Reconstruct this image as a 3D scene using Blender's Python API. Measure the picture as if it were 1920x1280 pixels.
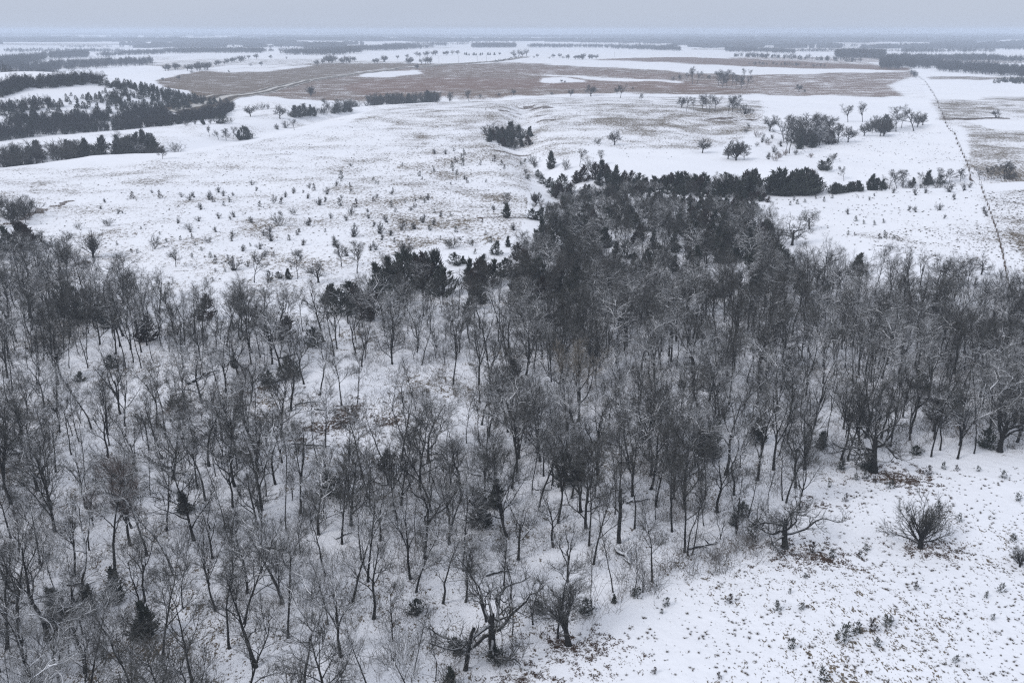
import bpy, math, random
import numpy as np
from math import sin, cos, tan, atan, radians, pi, sqrt, hypot

# ------------------------------------------------------------------ camera, sky, light
for o in list(bpy.data.objects): bpy.data.objects.remove(o)
S = bpy.context.scene
COL = S.collection
W, HH = 1920.0, 1280.0
CAM_H = 45.0
F = 1750.0                                   # focal length in photo pixels (33 mm on 36 mm)
PITCH = math.atan2(640.0 - 56.0, F)
cam = bpy.data.cameras.new('camera'); camo = bpy.data.objects.new('camera', cam); COL.objects.link(camo)
cam.sensor_width = 36.0; cam.lens = 36.0 * F / W
cam.clip_start = 0.5; cam.clip_end = 90000
camo.location = (0, 0, CAM_H); camo.rotation_euler = (pi / 2 - PITCH, 0, 0)
S.camera = camo
S.view_settings.view_transform = 'Standard'; S.view_settings.look = 'None'
S.view_settings.exposure = 0.1; S.view_settings.gamma = 1.0

SUN_EL, SUN_AZ = radians(40), radians(235)
wd = bpy.data.worlds.new('World'); S.world = wd; wd.use_nodes = True
nt = wd.node_tree; nt.nodes.clear()
sky = nt.nodes.new('ShaderNodeTexSky'); sky.sky_type = 'NISHITA'; sky.sun_disc = False
sky.sun_elevation = SUN_EL; sky.sun_rotation = SUN_AZ; sky.air_density = 1.5; sky.dust_density = 1.0
mx = nt.nodes.new('ShaderNodeMix'); mx.data_type = 'RGBA'; mx.inputs[0].default_value = 0.97
nt.links.new(sky.outputs[0], mx.inputs[6])
tcw = nt.nodes.new('ShaderNodeTexCoord'); sxw = nt.nodes.new('ShaderNodeSeparateXYZ'); nt.links.new(tcw.outputs['Generated'], sxw.inputs[0])
mrw = nt.nodes.new('ShaderNodeMapRange'); mrw.inputs[2].default_value = .55; nt.links.new(sxw.outputs[2], mrw.inputs[0])
mpw = nt.nodes.new('ShaderNodeMapping'); mpw.inputs['Scale'].default_value = (1, 1, 7); nt.links.new(tcw.outputs['Generated'], mpw.inputs[0])
nzw = nt.nodes.new('ShaderNodeTexNoise'); nzw.inputs['Scale'].default_value = 2.6; nzw.inputs['Detail'].default_value = 5; nt.links.new(mpw.outputs[0], nzw.inputs['Vector'])
adw = nt.nodes.new('ShaderNodeMath'); adw.operation = 'MULTIPLY_ADD'; nt.links.new(nzw.outputs[0], adw.inputs[0]); adw.inputs[1].default_value = .22; nt.links.new(mrw.outputs[0], adw.inputs[2])
dkw = nt.nodes.new('ShaderNodeMix'); dkw.data_type = 'RGBA'; nt.links.new(adw.outputs[0], dkw.inputs[0])   # overcast deck, brighter overhead
dkw.inputs[6].default_value = (4.15, 4.75, 5.95, 1); dkw.inputs[7].default_value = (6.75, 7.05, 7.6, 1); nt.links.new(dkw.outputs[2], mx.inputs[7])
bg = nt.nodes.new('ShaderNodeBackground'); bg.inputs[1].default_value = 0.105
ou = nt.nodes.new('ShaderNodeOutputWorld')
nt.links.new(mx.outputs[2], bg.inputs[0]); nt.links.new(bg.outputs[0], ou.inputs[0])
sl = bpy.data.lights.new('sun', 'SUN'); sl.energy = 1.45; sl.angle = radians(18); sl.color = (1.0, 0.97, 0.94)
so = bpy.data.objects.new('sun', sl); COL.objects.link(so)
sd = np.array([sin(SUN_AZ) * cos(SUN_EL), cos(SUN_AZ) * cos(SUN_EL), sin(SUN_EL)])
from mathutils import Vector
so.rotation_euler = Vector(tuple(-sd)).to_track_quat('-Z', 'Y').to_euler()
S.cycles.use_denoising = False; S.cycles.sampling_pattern = 'BLUE_NOISE'; S.cycles.denoiser = 'OPENIMAGEDENOISE'; S.cycles.denoising_input_passes = 'RGB_ALBEDO_NORMAL'; S.cycles.denoising_prefilter = 'ACCURATE'; S.cycles.pixel_filter_type = 'BLACKMAN_HARRIS'; S.cycles.filter_width = 1.3
S.cycles.max_bounces = 4; S.cycles.diffuse_bounces = 2; S.cycles.glossy_bounces = 1
S.cycles.volume_bounces = 1; S.cycles.use_adaptive_sampling = True; S.cycles.adaptive_threshold = 0.006

rng = np.random.default_rng(7)

# ------------------------------------------------------------------ noise, projection, terrain
def _hash(ix, iy, s):
    n = (ix.astype(np.int64) * 374761393 + iy.astype(np.int64) * 668265263 + s * 974634077) & 0x7fffffff
    n = (n ^ (n >> 13)) * 1274126177 & 0x7fffffff
    return ((n ^ (n >> 16)) & 0xffff) / 65535.0
def vnoise(x, y, s=0):
    x = np.asarray(x, float); y = np.asarray(y, float)
    ix, iy = np.floor(x), np.floor(y); fx, fy = x - ix, y - iy
    fx = fx * fx * (3 - 2 * fx); fy = fy * fy * (3 - 2 * fy)
    a = _hash(ix, iy, s); b = _hash(ix + 1, iy, s); c = _hash(ix, iy + 1, s); d = _hash(ix + 1, iy + 1, s)
    return a + (b - a) * fx + (c - a) * fy + (a - b - c + d) * fx * fy
def fbm(x, y, s=0, o=3):
    t, a = 0, 1.0; n = 0
    for i in range(o):
        t = t + a * vnoise(x * 2 ** i, y * 2 ** i, s + i); n += a; a *= .5
    return t / n
SP, CP = sin(PITCH), cos(PITCH)
def flat(px, py):                            # pixel of the photo -> point of the plain z = 0
    a, b = (px - 960) / F, (640 - py) / F
    d = np.array([a, CP + b * SP, -SP + b * CP]); t = CAM_H / max(-d[2], 1e-5)
    return np.array([d[0] * t, d[1] * t])
def ravine(pts, depth, half):
    return [np.array([flat(*p) for p in pts]), depth, half]
RAV = [
    ravine([(-120, 303), (0, 297), (150, 283), (300, 277), (420, 258), (560, 230), (690, 203)], 4.5, 13),
    ravine([(-100, 262), (60, 250), (200, 238), (330, 224), (430, 208)], 6, 26),
    ravine([(985, 212), (965, 258), (1000, 305), (1040, 345), (1080, 400), (1150, 470), (1220, 540)], 3.5, 8),
    ravine([(1960, 322), (1820, 328), (1700, 333), (1560, 338), (1420, 330), (1250, 340), (1110, 352)], 4, 9),
    ravine([(1330, 222), (1450, 236), (1600, 245), (1730, 246)], 2.0, 9),
    ravine([(620, 196), (760, 188), (900, 184)], 4.5, 24),
    ravine([(30, 800), (300, 770), (560, 800), (700, 850), (900, 900)], 1.2, 5),
]
HILL = [(np.array([-262.0, 545.0]), 19, 66), (np.array([-345.0, 590.0]), 8, 60), (flat(960, 225), 3.5, 75), (flat(1250, 215), 3, 80), (flat(740, 745), 1.5, 9),
        (flat(1180, 700), 1.2, 12), (flat(420, 660), 1.5, 14)]
def seg_dist(x, y, P):
    best = np.full(np.shape(x), 1e18)
    for (ax, ay), (bx, by) in zip(P[:-1], P[1:]):
        dx, dy = bx - ax, by - ay
        t = np.clip(((x - ax) * dx + (y - ay) * dy) / (dx * dx + dy * dy), 0, 1)
        best = np.minimum(best, (x - ax - t * dx) ** 2 + (y - ay - t * dy) ** 2)
    return np.sqrt(best)
def terr(x, y):
    x = np.asarray(x, float); y = np.asarray(y, float); r = np.hypot(x, y)
    h = (fbm(x / 45, y / 45, 3) - .5) * 1.6 * np.clip(r / 60, .4, 1.5)
    h = h + (fbm(x / 9, y / 9, 13) - .5) * .5 * (r < 420)
    far = np.clip((r - 700) / 1500, 0, 1)
    h = h + far * (fbm(x / 900, y / 900, 21) - .5) * 12 + np.clip((r - 3000) / 5000, 0, 1) * (fbm(x / 3500, y / 3500, 33) - .5) * 30
    for P, d, w in RAV:
        h = h - d * np.exp(-(seg_dist(x, y, P) / w) ** 2)
    for (cx, cy), a, s in HILL:
        h = h + a * np.exp(-((x - cx) ** 2 + (y - cy) ** 2) / (2 * s * s))
    return h
TT = np.geomspace(22, 40000, 1500)
def at(px, py):                              # pixel of the photo -> first point of the ground on that line of sight
    a, b = (px - 960) / F, (640 - py) / F
    d = np.array([a, CP + b * SP, -SP + b * CP]); d /= np.linalg.norm(d)
    if d[2] > -0.0012: d[2] = -0.0012
    z = CAM_H + TT * d[2] - terr(TT * d[0], TT * d[1])
    i = int(np.argmax(z < 0))
    if z[i] >= 0: t = TT[-1]
    elif i == 0: t = TT[0]
    else: t = TT[i - 1] + (TT[i] - TT[i - 1]) * z[i - 1] / (z[i - 1] - z[i])
    x, y = t * d[0], t * d[1]
    return float(x), float(y), float(terr(x, y))
def proj(x, y, z):
    dz = z - CAM_H
    zd = y * CP - dz * SP; yc = y * SP + dz * CP
    return 960 + F * x / zd, 640 - F * yc / zd
def height_for(x, y, z, hp):                 # metres that make hp photo pixels there
    dz = z - CAM_H; zd = y * CP - dz * SP; yc = y * SP + dz * CP
    v = yc / zd + hp / F
    return (v * zd - yc) / (CP + v * SP)
def inside(x, y, P):
    P = np.asarray(P); r = np.zeros(np.shape(x), bool); n = len(P)
    for i in range(n):
        ax, ay = P[i]; bx, by = P[(i + 1) % n]
        if ay == by: continue
        c = (ay > y) != (by > y)
        r ^= c & (x < (bx - ax) * (y - ay) / (by - ay) + ax)
    return r
def wpoly(pts): return np.array([at(*p)[:2] for p in pts])

# ------------------------------------------------------------------ materials
def mat(name, rough=.9):
    m = bpy.data.materials.new(name); m.use_nodes = True
    b = m.node_tree.nodes['Principled BSDF']; b.inputs['Roughness'].default_value = rough
    b.inputs['Specular IOR Level'].default_value = .15
    return m, m.node_tree.nodes, m.node_tree.links, b
def math_node(N, L, op, a, b=None, clamp=False):
    n = N.new('ShaderNodeMath'); n.operation = op; n.use_clamp = clamp
    for i, v in enumerate((a, b)):
        if v is None: continue
        if isinstance(v, (int, float)): n.inputs[i].default_value = v
        else: L.new(v, n.inputs[i])
    return n.outputs[0]
def mixc(N, L, f, a, b):
    n = N.new('ShaderNodeMix'); n.data_type = 'RGBA'
    for i, v in ((0, f), (6, a), (7, b)):
        if isinstance(v, (int, float)): n.inputs[i].default_value = v
        elif isinstance(v, tuple): n.inputs[i].default_value = (*v, 1)
        else: L.new(v, n.inputs[i])
    return n.outputs[2]
def noise(N, L, scale, detail=2, vec=None, rough=.5):
    n = N.new('ShaderNodeTexNoise'); n.inputs['Scale'].default_value = scale; n.inputs['Detail'].default_value = detail
    n.inputs['Roughness'].default_value = rough
    if vec is not None: L.new(vec, n.inputs['Vector'])
    return n.outputs[0]
def sstep(N, L, x, lo, hi):
    n = N.new('ShaderNodeMapRange'); n.interpolation_type = 'SMOOTHSTEP'
    L.new(x, n.inputs[0])
    for i, v in ((1, lo), (2, hi)):
        if isinstance(v, (int, float)): n.inputs[i].default_value = v
        else: L.new(v, n.inputs[i])
    return n.outputs[0]
SNOW = (.80, .83, .90)
def plant_mat(name, ca, cb, snow, lo=.35, hi=.75, nscale=3.0):
    m, N, L, b = mat(name)
    tc = N.new('ShaderNodeNewGeometry'); oi = N.new('ShaderNodeObjectInfo')
    n = noise(N, L, nscale, 3, tc.outputs['Position'])
    f = math_node(N, L, 'ADD', math_node(N, L, 'MULTIPLY', n, .6), math_node(N, L, 'MULTIPLY', oi.outputs['Random'], .45), True)
    c = mixc(N, L, f, ca, cb)
    if snow > 0:
        sx = N.new('ShaderNodeSeparateXYZ'); L.new(tc.outputs['Normal'], sx.inputs[0])
        n2 = noise(N, L, 1.3, 3, tc.outputs['Position'])
        v = math_node(N, L, 'ADD', sx.outputs[2], math_node(N, L, 'MULTIPLY', math_node(N, L, 'SUBTRACT', n2, .5), 1.1))
        s = math_node(N, L, 'MULTIPLY', sstep(N, L, v, lo, hi), snow)
        c = mixc(N, L, s, c, SNOW)
    L.new(c, b.inputs['Base Color'])
    return m
M = dict(snow=None,
    bark=plant_mat('bark', (.007, .008, .009), (.028, .027, .026), .35, .55, .95),
    bark_snowy=plant_mat('bark_snowy', (.010, .011, .011), (.032, .030, .028), .95, .25, .6),
    twig=plant_mat('twig', (.020, .022, .019), (.052, .049, .042), .2, .5, .9),
    twig_snowy=plant_mat('twig_snowy', (.021, .023, .020), (.052, .049, .042), .8, .35, .75),
    twig_rust=plant_mat('twig_rust', (.075, .046, .036), (.11, .075, .058), .1),
    twig_pale=plant_mat('twig_pale', (.15, .13, .105), (.21, .18, .14), .2),
    cedar=plant_mat('cedar', (.012, .020, .018), (.044, .050, .040), .5, .75, 1.15, 1.2),
    cedar_snowy=plant_mat('cedar_snowy', (.009, .013, .012), (.030, .036, .028), .8, .55, .95, 1.2),
    cedar_rust=plant_mat('cedar_rust', (.016, .011, .010), (.040, .028, .023), .2, .8, 1.2, 1.2),
    tuft=plant_mat('dry_grass', (.022, .017, .013), (.12, .088, .058), .0),
    litter=plant_mat('dead_leaves', (.045, .029, .021), (.095, .058, .040), .0),
    brush=plant_mat('brush_stem', (.06, .056, .05), (.14, .12, .105), .15),
    wood=plant_mat('post_wood', (.09, .08, .07), (.16, .14, .12), .5, .7, 1.0),
    far=plant_mat('far_crown', (.014, .017, .020), (.040, .039, .040), .0, nscale=.05),
)
ms_, N, L, b = mat('limb_snow', .8); b.inputs['Base Color'].default_value = (.84, .86, .91, 1); M['snow'] = ms_
mw, N, L, b = mat('wire', .5); b.inputs['Base Color'].default_value = (.12, .12, .12, 1); b.inputs['Metallic'].default_value = .6; M['wire'] = mw

def ground_mat():
    m, N, L, b = mat('snowy_ground', .8)
    g = N.new('ShaderNodeNewGeometry'); P = g.outputs['Position']
    def att(nm):
        a = N.new('ShaderNodeAttribute'); a.attribute_name = nm; return a.outputs['Fac']
    gr, red, lit, blot = att('grass'), att('red'), att('litter'), att('clean')
    mp = N.new('ShaderNodeMapping'); mp.inputs['Rotation'].default_value = (0, 0, .5); mp.inputs['Scale'].default_value = (1, .55, 1)
    L.new(P, mp.inputs[0]); V = mp.outputs[0]
    n1 = noise(N, L, 6.5, 4, V, .62); n2 = noise(N, L, .06, 4, P, .6); n3 = noise(N, L, 1.5, 3, V)
    t = math_node(N, L, 'ADD', math_node(N, L, 'MULTIPLY', n1, .62), math_node(N, L, 'MULTIPLY', n3, .38))
    t = math_node(N, L, 'ADD', t, math_node(N, L, 'MULTIPLY', math_node(N, L, 'SUBTRACT', n2, .5), .42))
    th = math_node(N, L, 'ADD', math_node(N, L, 'MULTIPLY', gr, -.36), .735)
    cov = sstep(N, L, t, math_node(N, L, 'SUBTRACT', th, .012), math_node(N, L, 'ADD', th, .03))
    cov = math_node(N, L, 'MULTIPLY', cov, math_node(N, L, 'SUBTRACT', 1.0, blot))
    n4 = noise(N, L, 3.1, 3, P)
    tan_ = mixc(N, L, n4, (.065, .054, .042), (.19, .155, .115))
    redc = mixc(N, L, n4, (.10, .058, .042), (.21, .128, .098))
    gc = mixc(N, L, red, tan_, redc)
    nf = noise(N, L, .02, 3, P)
    sn = mixc(N, L, nf, (.76, .79, .875), (.83, .85, .915))
    c = mixc(N, L, cov, sn, gc)
    n5 = noise(N, L, 2.6, 6, P, .75)
    lc = sstep(N, L, math_node(N, L, 'ADD', n5, math_node(N, L, 'MULTIPLY', math_node(N, L, 'SUBTRACT', lit, .5), .62)), .5, .58)
    lcol = mixc(N, L, n4, (.035, .025, .019), (.10, .066, .046))
    c = mixc(N, L, lc, c, lcol)
    L.new(c, b.inputs['Base Color'])
    bp = N.new('ShaderNodeBump'); bp.inputs['Strength'].default_value = .5; bp.inputs['Distance'].default_value = .25
    L.new(noise(N, L, .9, 4, P), bp.inputs['Height']); L.new(bp.outputs[0], b.inputs['Normal'])
    return m

def link_mesh(name, V, Fc, m, parent=None, smooth=False, link=True):
    me = bpy.data.meshes.new(name)
    V = np.asarray(V, np.float32); n = len(V)
    me.vertices.add(n); me.vertices.foreach_set('co', V.ravel())
    if len(Fc):
        k = Fc.shape[1]; Fc = np.asarray(Fc, np.int32)
        me.loops.add(Fc.size); me.loops.foreach_set('vertex_index', Fc.ravel())
        me.polygons.add(len(Fc)); me.polygons.foreach_set('loop_start', np.arange(0, Fc.size, k, dtype=np.int32))
        me.polygons.foreach_set('loop_total', np.full(len(Fc), k, np.int32))
        if smooth: me.polygons.foreach_set('use_smooth', np.ones(len(Fc), bool))
    me.update(calc_edges=True)
    if m is not None: me.materials.append(m)
    o = bpy.data.objects.new(name, me)
    if link: COL.objects.link(o)
    o.parent = parent
    return o
def tag(o, label, cat, kind=None, group=None):
    o['label'] = label; o['category'] = cat
    if kind: o['kind'] = kind
    if group: o['group'] = group
    return o

# ------------------------------------------------------------------ ground sheet with its fields
R = np.concatenate([np.geomspace(6, 24, 30)[:-1], np.geomspace(24, 700, 560)[:-1], np.geomspace(700, 33000, 420)])
AZ = np.concatenate([np.linspace(-pi, -radians(42), 40)[:-1], np.linspace(-radians(42), radians(42), 780), np.linspace(radians(42), pi, 40)[1:]])
gx = (R[:, None] * np.sin(AZ)[None]).ravel(); gy = (R[:, None] * np.cos(AZ)[None]).ravel()
gz = terr(gx, gy)
nr, na = len(R), len(AZ)
idx = np.arange(nr * na).reshape(nr, na)
q = np.stack([idx[:-1, :-1], idx[:-1, 1:], idx[1:, 1:], idx[1:, :-1]], -1).reshape(-1, 4)[:, ::-1]
gm = ground_mat()
ground = link_mesh('ground', np.stack([gx, gy, gz], 1), q, gm, smooth=True)
tag(ground, 'snow covered prairie with grass showing through, rolling to the horizon', 'ground', 'structure')
rr = np.hypot(gx, gy)
wob = .011 + .009 * np.clip(1 - rr / 2500, 0, 1)
wx = gx + (fbm(gx / (.03 * rr + 1), gy / (.03 * rr + 1), 51) - .5) * rr * wob * 2
wy = gy + (fbm(gx / (.03 * rr + 1), gy / (.03 * rr + 1), 61) - .5) * rr * wob * 2
A = {k: np.zeros(len(gx)) for k in ('grass', 'red', 'litter', 'clean')}
A['grass'][:] = .2 + .16 * (fbm(gx / 60, gy / 60, 71) - .5)
farm = rr > 900
def plots(x, y, sx, sy, s):              # square-cornered farm fields, each snowed over or stubbled in its own way
    u, v = x * .985 - y * .17, x * .17 + y * .985
    iy_ = np.floor(v / sy); return _hash(np.floor(u / sx + .37 * iy_), iy_, s)
hf = plots(gx[farm], gy[farm], 520, 300, 75)
A['grass'][farm] = np.interp(hf, [0, .5, .62, .74, .86, 1], [.02, .05, .35, .5, .62, .85])
A['red'][farm] = (plots(gx[farm], gy[farm], 520, 300, 76) > .6) * .6
def paint(poly, soft=None, **kw):
    P = wpoly(poly)
    lo, hi = P.min(0) - 30, P.max(0) + 30
    s = np.nonzero((gx > lo[0]) & (gx < hi[0]) & (gy > lo[1]) & (gy < hi[1]))[0]
    s = s[inside(wx[s], wy[s], P)]
    for k, v in kw.items():
        A[k][s] = v + (.18 * (fbm(gx[s] / 40, gy[s] / 40, 81) - .5) if k == 'grass' and v > .1 else 0)
def stroke(pts, width, rag=.5, **kw):
    P = np.array([at(*p)[:2] for p in pts])
    lo, hi = P.min(0) - 30, P.max(0) + 30
    s = np.nonzero((gx > lo[0]) & (gx < hi[0]) & (gy > lo[1]) & (gy < hi[1]))[0]
    d = seg_dist(gx[s], gy[s], P) + (fbm(gx[s] / width, gy[s] / width, 91) - .5) * 2 * rag * width
    f = np.clip(1.6 - d / (width * .6), 0, 1)
    for k, v in kw.items(): A[k][s] = A[k][s] * (1 - f) + v * f
# near meadow, forest floor, slope
paint([(960, 1330), (1130, 1220), (1300, 1060), (1480, 1040), (1560, 950), (1600, 880), (2380, 850), (2420, 1400), (960, 1500)], grass=.42)
paint([(1700, 1120), (2380, 1040), (2420, 1400), (1500, 1500), (1540, 1230)], grass=.5)
paint([(1500, 900), (1900, 870), (1920, 960), (1600, 1060)], grass=.33)
paint([(-460, 560), (400, 610), (700, 560), (1000, 460), (1400, 420), (1500, 520), (1900, 580), (2380, 840), (1640, 870), (1480, 1020), (1110, 1190), (880, 1400), (-460, 1500)], grass=.42)
paint([(-460, 330), (300, 300), (660, 225), (900, 240), (1010, 330), (980, 440), (760, 510), (560, 560), (360, 580), (-460, 540)], grass=.5)
paint([(640, 300), (900, 245), (1010, 330), (980, 440), (760, 470), (600, 420)], grass=.57)
# domed pasture
paint([(660, 225), (700, 195), (1000, 183), (1300, 180), (1460, 190), (1440, 245), (1250, 300), (1060, 300), (900, 245)], grass=.58)
paint([(1120, 195), (1440, 200), (1400, 250), (1200, 255), (1120, 235)], grass=.68)
paint([(700, 240), (900, 215), (950, 232), (800, 258)], grass=.6)
paint([(1100, 275), (1300, 285), (1420, 310), (1300, 325), (1140, 310)], grass=.1)
paint([(1440, 190), (1750, 192), (1800, 290), (1815, 330), (1560, 335), (1540, 300), (1640, 260), (1440, 225)], grass=.24)
paint([(1420, 370), (1560, 350), (1835, 342), (1880, 470), (1880, 500), (1640, 480), (1500, 420)], grass=.27)
paint([(1560, 430), (1870, 420), (1880, 505), (1700, 480)], grass=.44)
# left terraces
paint([(50, 266), (130, 250), (470, 236), (640, 214), (660, 222), (430, 262), (300, 272)], grass=.42)
paint([(300, 219), (470, 190), (640, 190), (700, 196), (640, 213), (430, 236), (300, 238)], grass=.42)
paint([(-420, 215), (60, 185), (200, 165), (320, 175), (400, 200), (300, 228), (0, 260)], grass=.1)
# tan hillside beyond, red prairie, stripes
paint([(280, 150), (380, 133), (500, 126), (640, 118), (835, 120), (720, 131), (600, 147), (510, 168), (420, 188), (360, 182)], grass=.96, red=.25)
paint([(380, 133), (500, 127), (600, 122), (580, 127), (440, 138)], grass=.35)
paint([(470, 180), (520, 168), (610, 147), (720, 133), (835, 121), (960, 119), (1280, 134), (1420, 142), (1560, 136), (1705, 134), (1740, 182), (1440, 179), (1160, 174), (1000, 181), (830, 186), (640, 190), (560, 186)], grass=.90, red=.55)
paint([(640, 166), (700, 150), (900, 146), (1280, 152), (1500, 152), (1500, 172), (1300, 168), (1010, 165), (800, 172), (700, 180)], grass=.95, red=.95)
paint([(900, 136), (1030, 128), (1260, 140), (1240, 150), (1060, 138)], grass=.9, red=.8)
paint([(690, 143), (715, 134), (790, 132), (800, 139), (740, 144)], grass=.12)
paint([(1020, 148), (1060, 146), (1110, 154), (1020, 157)], grass=.1)
paint([(960, 139), (1120, 145), (1290, 152), (1280, 155), (1110, 149)], grass=.2)
paint([(1410, 140), (1700, 136), (1735, 181), (1450, 177), (1300, 160)], grass=.82, red=.7)
paint([(1650, 160), (1715, 140), (1742, 182), (1690, 181)], grass=.4, red=.2)
paint([(955, 117), (1010, 109), (1130, 112), (1290, 118), (1440, 127), (1700, 133), (1560, 136), (1400, 138), (1280, 131), (1100, 124)], grass=.1, red=0, clean=.6)
paint([(1100, 111), (1200, 108), (1300, 107), (1400, 111), (1520, 117), (1700, 127), (1700, 133), (1500, 129), (1300, 121), (1180, 115)], grass=1.0, red=.8)
paint([(780, 116), (960, 104), (1000, 95), (1280, 97), (1420, 104), (1380, 108), (1200, 106), (1020, 108), (960, 116), (820, 119)], grass=.02, clean=.7)
paint([(620, 112), (870, 88), (1180, 92), (1280, 96), (1000, 103), (780, 115)], grass=.02, clean=.7)
paint([(0, 150), (110, 130), (250, 121), (300, 128), (290, 140), (230, 146), (100, 144)], grass=.10, clean=.3)
paint([(150, 112), (260, 106), (350, 103), (330, 115), (220, 118)], grass=.5)
paint([(1330, 90), (1500, 79), (1680, 80), (1680, 96), (1600, 100), (1500, 96)], grass=.6)
# beyond the fence
paint([(1742, 185), (2380, 186), (2380, 345), (1845, 342), (1815, 330), (1796, 250), (1770, 210)], grass=.6)
paint([(1770, 190), (1840, 192), (1840, 220), (1775, 225)], grass=.72)
paint([(1800, 228), (2380, 216), (2380, 240), (1860, 245)], grass=.12)
paint([(1800, 250), (2380, 238), (2380, 330), (1835, 335)], grass=.68)
paint([(1725, 150), (2380, 156), (2380, 183), (1750, 184), (1735, 160)], grass=.02, clean=.8)
paint([(1810, 179), (2380, 180), (2380, 190), (1815, 187)], grass=.85)
paint([(1725, 142), (1800, 143), (2380, 150), (2380, 158), (1850, 150), (1735, 150)], grass=.8, red=.2)
paint([(1845, 355), (2380, 340), (2380, 540), (1905, 540), (1880, 470)], grass=.56)
paint([(1875, 410), (2380, 380), (2380, 540), (1905, 540), (1890, 480)], grass=.68)
FENCE = [(1717, 139), (1735, 154), (1752, 180), (1763, 207), (1776, 238), (1790, 250), (1803, 285), (1819, 337), (1830, 341), (1844, 362), (1858, 400), (1874, 450), (1884, 495), (1893, 540)]
stroke(FENCE[:9], .42, .35, litter=.9); stroke(FENCE[8:], .36, .35, litter=.9)
stroke([(1430, 179), (1560, 181), (1760, 184)], 2.5, .4, grass=.9)
stroke([(1075, 180), (1250, 179), (1430, 180)], 2.0, .5, grass=.85, red=.6)
# eroded banks and dead leaves
stroke([(20, 420), (60, 400), (100, 388), (130, 376)], 2.6, 1.1, litter=.68)
for s_ in ([(965, 203), (985, 201), (1000, 199)], [(1000, 205), (1030, 202)], [(995, 221), (1020, 216)], [(1010, 229), (1035, 225)], [(940, 207), (970, 214)]):
    stroke(s_, 5.0, 1.1, litter=.68)
stroke([(930, 282), (960, 290), (985, 292)], 4, .8, litter=.65, grass=.8)
stroke([(860, 395), (900, 400), (930, 402)], 3, .8, grass=.7); stroke([(900, 408), (960, 408), (1030, 418)], 1.6, .6, litter=.85)
stroke([(1330, 224), (1360, 222), (1420, 222)], 4, .9, litter=.75); stroke([(1350, 229), (1420, 229)], 2, .5, litter=.8)
stroke([(1780, 224), (1800, 222)], 4, .5, litter=.9); stroke([(1810, 224), (1860, 221), (1885, 222)], 5, .6, litter=.9)
for (x_, y_, w_) in ((600, 805, 2.2), (640, 785, 2.6), (655, 770, 2.0), (560, 825, 1.2), (330, 770, 1.8), (450, 740, 1.6), (500, 728, 1.4), (300, 776, 1.2), (722, 790, 1.5), (735, 795, 1.2), (745, 792, .9), (1000, 808, 1.2), (985, 812, .9), (30, 880, 1.4), (45, 872, 1.0), (480, 535, 1.6), (670, 527, 1.8), (340, 508, 1.4), (170, 492, 2.2), (50, 470, 2), (205, 485, 1.0), (1180, 760, 1.2), (1165, 745, 1.0), (1350, 520, 2), (1080, 1215, 1.4), (1100, 1225, 1.2), (1055, 1212, 1.0), (990, 1268, 1.3), (960, 1276, 1.1), (1676, 893, 1.9), (1655, 900, 1.3), (1700, 900, 1.2), (1740, 1024, 1.1), (1752, 1030, .9), (1500, 1040, 1.4), (1530, 1046, 1.3), (1545, 1040, .9), (1485, 1030, .9), (1540, 950, 1.0)):
    stroke([(x_ - 6, y_), (x_ + 6, y_ - 1)], w_, .9, litter=.50 if y_ > 900 else .62)
fr = R > 280
for k in ('grass', 'red', 'clean'):          # field edges fray into the snow
    G_ = A[k].reshape(nr, na)
    B_ = G_.copy()
    for _ in range(3):
        B_[1:-1] = (B_[:-2] + 2 * B_[1:-1] + B_[2:]) / 4; B_[:, 1:-1] = (B_[:, :-2] + 2 * B_[:, 1:-1] + B_[:, 2:]) / 4
    G_[fr] = B_[fr]
WOODP = wpoly([(-460, 570), (400, 610), (700, 560), (1000, 460), (1400, 420), (1500, 520), (1900, 580), (2380, 840), (1640, 860), (1480, 1000), (1110, 1190), (880, 1400), (-500, 1500)])
iw = inside(gx, gy, WOODP); A['litter'][iw] = np.maximum(A['litter'][iw], np.clip((fbm(gx[iw] / 6, gy[iw] / 6, 131) - .45) * 1.6, 0, .42))
for k, v in A.items():
    a = ground.data.attributes.new(k, 'FLOAT', 'POINT'); a.data.foreach_set('value', np.clip(v, 0, 1).astype(np.float32))

# gravel road
def ribbon(name, pts, half, m, lift):
    C = np.array([at(*p)[:2] for p in pts]); out = []
    for a_, b_ in zip(C[:-1], C[1:]):
        n_ = max(2, int(np.linalg.norm(b_ - a_) / 12))
        out += [a_ + (b_ - a_) * t for t in np.arange(n_) / n_]
    out = np.array(out + [C[-1]])
    for _ in range(12): out[1:-1] = (out[:-2] + 2 * out[1:-1] + out[2:]) / 4
    t = np.gradient(out, axis=0); t /= np.linalg.norm(t, axis=1)[:, None]; nn = np.stack([-t[:, 1], t[:, 0]], 1)
    ks = np.linspace(-1, 1, 9); V, Fq = [], []
    for k in ks:
        p = out + nn * half * k; V.append(np.c_[p, terr(p[:, 0], p[:, 1]) + lift * (1 - .5 * k * k)])
    n = len(out); V = np.concatenate(V)
    i = np.arange(n - 1)
    Fq = np.concatenate([np.stack([j * n + i, j * n + i + 1, (j + 1) * n + i + 1, (j + 1) * n + i], 1) for j in range(8)])
    o = link_mesh(name, V, Fq[:, ::-1], m, smooth=True)
    at_ = o.data.attributes.new('across', 'FLOAT', 'POINT'); at_.data.foreach_set('value', np.repeat(ks, n).astype(np.float32))
    return o
m, N, L, b = mat('gravel_snow'); a = N.new('ShaderNodeAttribute'); a.attribute_name = 'across'
g = N.new('ShaderNodeNewGeometry')
ab = math_node(N, L, 'ABSOLUTE', a.outputs['Fac'])
ctr = math_node(N, L, 'ABSOLUTE', math_node(N, L, 'SUBTRACT', ab, .55))
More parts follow.
